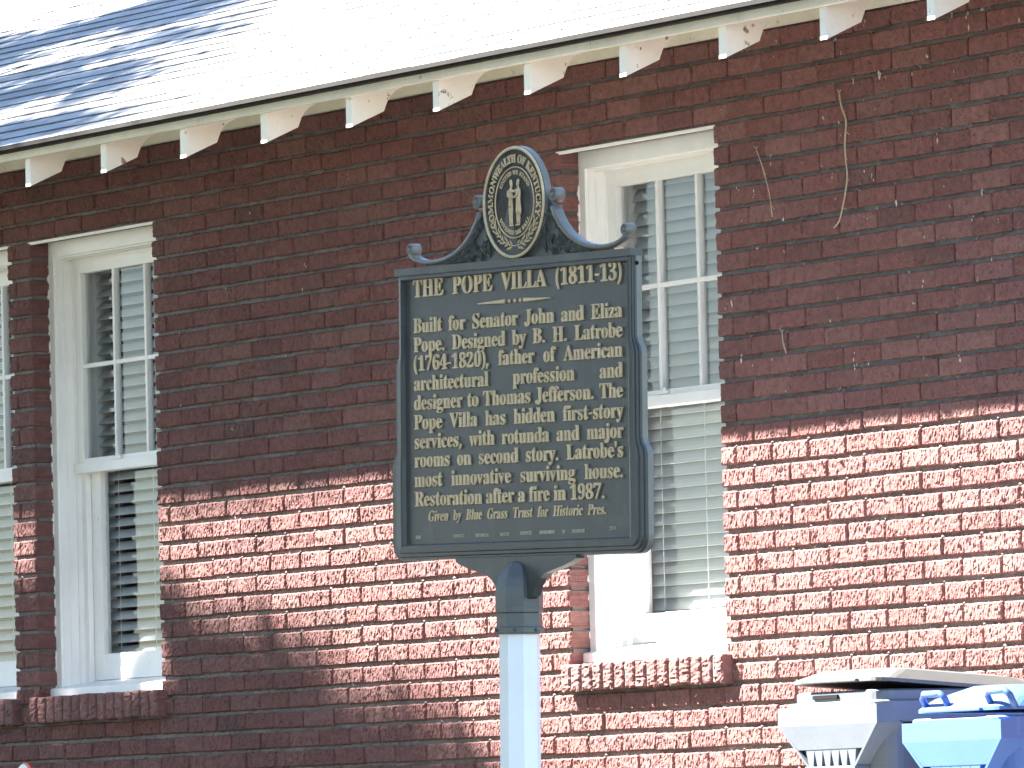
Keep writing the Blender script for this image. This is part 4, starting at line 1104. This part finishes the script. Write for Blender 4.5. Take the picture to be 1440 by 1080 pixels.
def trunk_mesh(base, top, r0, limbs, parent):
    m = MB()
    b = Vector((0, 0, 0)); t = Vector(top) - Vector(base)
    pts = [b + t*q + Vector((math.sin(q*5)*.12, math.cos(q*4)*.1-.1, 0)) for q in (0, .1, .25, .45, .65, .85, 1)]
    m.tube(pts, [r0*1.35, r0*1.05, r0*.95, r0*.85, r0*.68, r0*.45, r0*.2], 12)
    for e in limbs:
        s = pts[random.choice((3, 4, 4, 5))]; e = Vector(e) - Vector(base); md = s.lerp(e, .5) + Vector((0, 0, .5))
        m.tube([s, md, e], [r0*.38, r0*.22, r0*.05], 8)
    return m.build('trunk', M_bark, parent)
def tree(base, crown, label, nleaf, leaf=.11, keep=None, seed=3):
    """crown: list of (centre, radius) lumps that overlap into one uneven crown"""
    r = np.random.default_rng(seed)
    t = empty('shade_tree', base)
    tag(t, label, 'tree', 'trees in the yard')
    P = []
    tot = sum(c[1]**3 for c in crown)
    for c, rad in crown:
        n = int(nleaf*rad**3/tot)
        nc = max(6, n//60)                          # sprays of leaves
        d = r.normal(size=(nc, 3)); d /= np.linalg.norm(d, axis=1)[:, None]
        cc = np.array(c) + d*(rad*r.random((nc, 1))**.45)
        P.append((cc[:, None, :] + r.normal(0, .26, (nc, 60, 3))*np.array([1, 1, .7])).reshape(-1, 3))
    P = np.vstack(P)
    if keep is not None: P = P[keep(P, r)]
    foliage_mesh('crown', P - np.array(base), leaf, t, seed)
    random.seed(seed)
    lim = [P[i] for i in r.integers(0, len(P), 16)]
    top = max(crown, key=lambda c: c[0][2])[0]
    trunk_mesh(base, top, .24, lim, t)
    return t

def keep_house(P, r):
    roof, Xw, Xr = hits(P)
    # wall: shade lies below a slanting edge, broken by sun flecks
    x, z = Xw[:, 0], Xw[:, 2]
    edge = np.interp(z, [.6, 1.1, 1.3, 1.55, 1.8, 2.0, 2.2], [1.3, .5, -.2, -1.25, -2.4, -3.15, -3.5])
    nz = vnoise(x*2.1+40, z*3.4+11, 5)
    wide = np.interp(z, [1.2, 1.7, 2.1], [2.4, 1.6, .6])
    s = (1 - smooth(-1, .6/wide, (x - edge + (nz-.5)*.8)/wide))**2.2
    s *= np.where(z > 2.25, 1, 1)
    for (fx, fz, fr) in ((-3.86, 2.10, .34), (-2.93, 1.56, .27), (-3.65, 1.42, .18), (-4.05, 1.50, .2)):
        s *= smooth(.5, 1.1, np.hypot(x-fx, z-fz)/fr)
    # roof: streaks of shade on the left
    rx, ry = Xr[:, 0], Xr[:, 1]
    e2 = -2.05 - 1.25*ry
    st = .6*vnoise(rx*.55+20 + ry*.7, ry*3.2+30 - rx*.12, 9) + .4*vnoise(rx*1.3+5, ry*6.5+3 - rx*.25, 12)
    s2 = ((1 - smooth(-1.2, .4, rx - e2 + (st-.5)*.8))*smooth(.08, .80, st))**1.7
    s = np.where(roof, s2, s)
    far = (~roof) & ((z < .3))
    s = np.where(far, 1, s)
    return r.random(len(P)) < s
tree((-11.6, -5.6, ground_z(-5.6)), [((-10.6, -4.6, 9.2), 2.2), ((-9.2, -4.4, 8.6), 1.9), ((-12.0, -4.2, 10.5), 2.3), ((-8.3, -4.6, 8.2), 1.6), ((-11.0, -5.4, 12.2), 2.2),
      ((-10.6, -3.6, 11.4), 2.0), ((-12.6, -5.2, 8.2), 2.2), ((-9.6, -5.2, 10.6), 1.8), ((-13.6, -4.6, 12.0), 2.0), ((-7.4, -4.3, 7.9), 1.3), ((-12.4, -4.0, 13.4), 1.8)],
     'tall leafy tree left of the house whose shade falls on the wall and roof', 200000, .062, keep_house, 3)
def keep_sign(P, r):
    roof, Xw, Xr = hits(P)
    return (roof & (Xr[:, 0] > 5)) | ((~roof) & (Xw[:, 0] > 6.6))
tree((-4.2, -9.6, ground_z(-9.6)), [((-2.3, -7.7, 10.2), 1.7), ((-3.4, -8.6, 9.4), 1.9), ((-1.2, -7.9, 10.6), 1.4), ((-4.8, -9.4, 10.4), 2.0), ((-3.6, -8.4, 11.8), 1.6), ((-2.2, -8.6, 8.6), 1.4)],
     'leafy tree on the front lawn that shades the plaque', 70000, .10, keep_sign, 8)
def keep_clear(P):
    """keep the gaps through which the sun reaches the house"""
    roof, Xw, Xr = hits(P)
    return ~(((~roof) & (Xw[:, 0] > -4.6) & (Xw[:, 0] < 6.6) & (Xw[:, 2] > -1)) | (roof & (Xr[:, 0] > -9) & (Xr[:, 0] < 4.5)))
for i, (b, h) in enumerate([((.5, -12.0, -.7), 15.5), ((5.5, -16.0, -.75), 15), ((-6.5, -13.5, -.75), 14), ((-22, -20, -.75), 10), ((-12, -26, -.75), 10)]):  # the dense ones are added out of view to block sky light
    tree(b, [((b[0], b[1], h*.62), h*.28), ((b[0]+1.5, b[1]-1, h*.5), h*.22), ((b[0]-1.6, b[1]+.8, h*.55), h*.22), ((b[0]+.4, b[1]+1.4, h*.8), h*.2), ((b[0]-.5, b[1]-1.2, h*.42), h*.2), ((b[0]+.2, b[1]+2.0, h*.25), h*.2), ((b[0]-.3, b[1]-2.2, h*.25), h*.2)],
         ['dense leafy tree in the front yard facing the brick wall', 'dense tall leafy tree by the street right of the front yard', 'dense leafy tree in the front yard left of the plaque', 'round leafy tree across the lawn to the left', 'round leafy tree across the street'][i], 36000 if i < 3 else 14000, .20, (lambda P, r: keep_clear(P)) if i < 3 else None, 20+i)
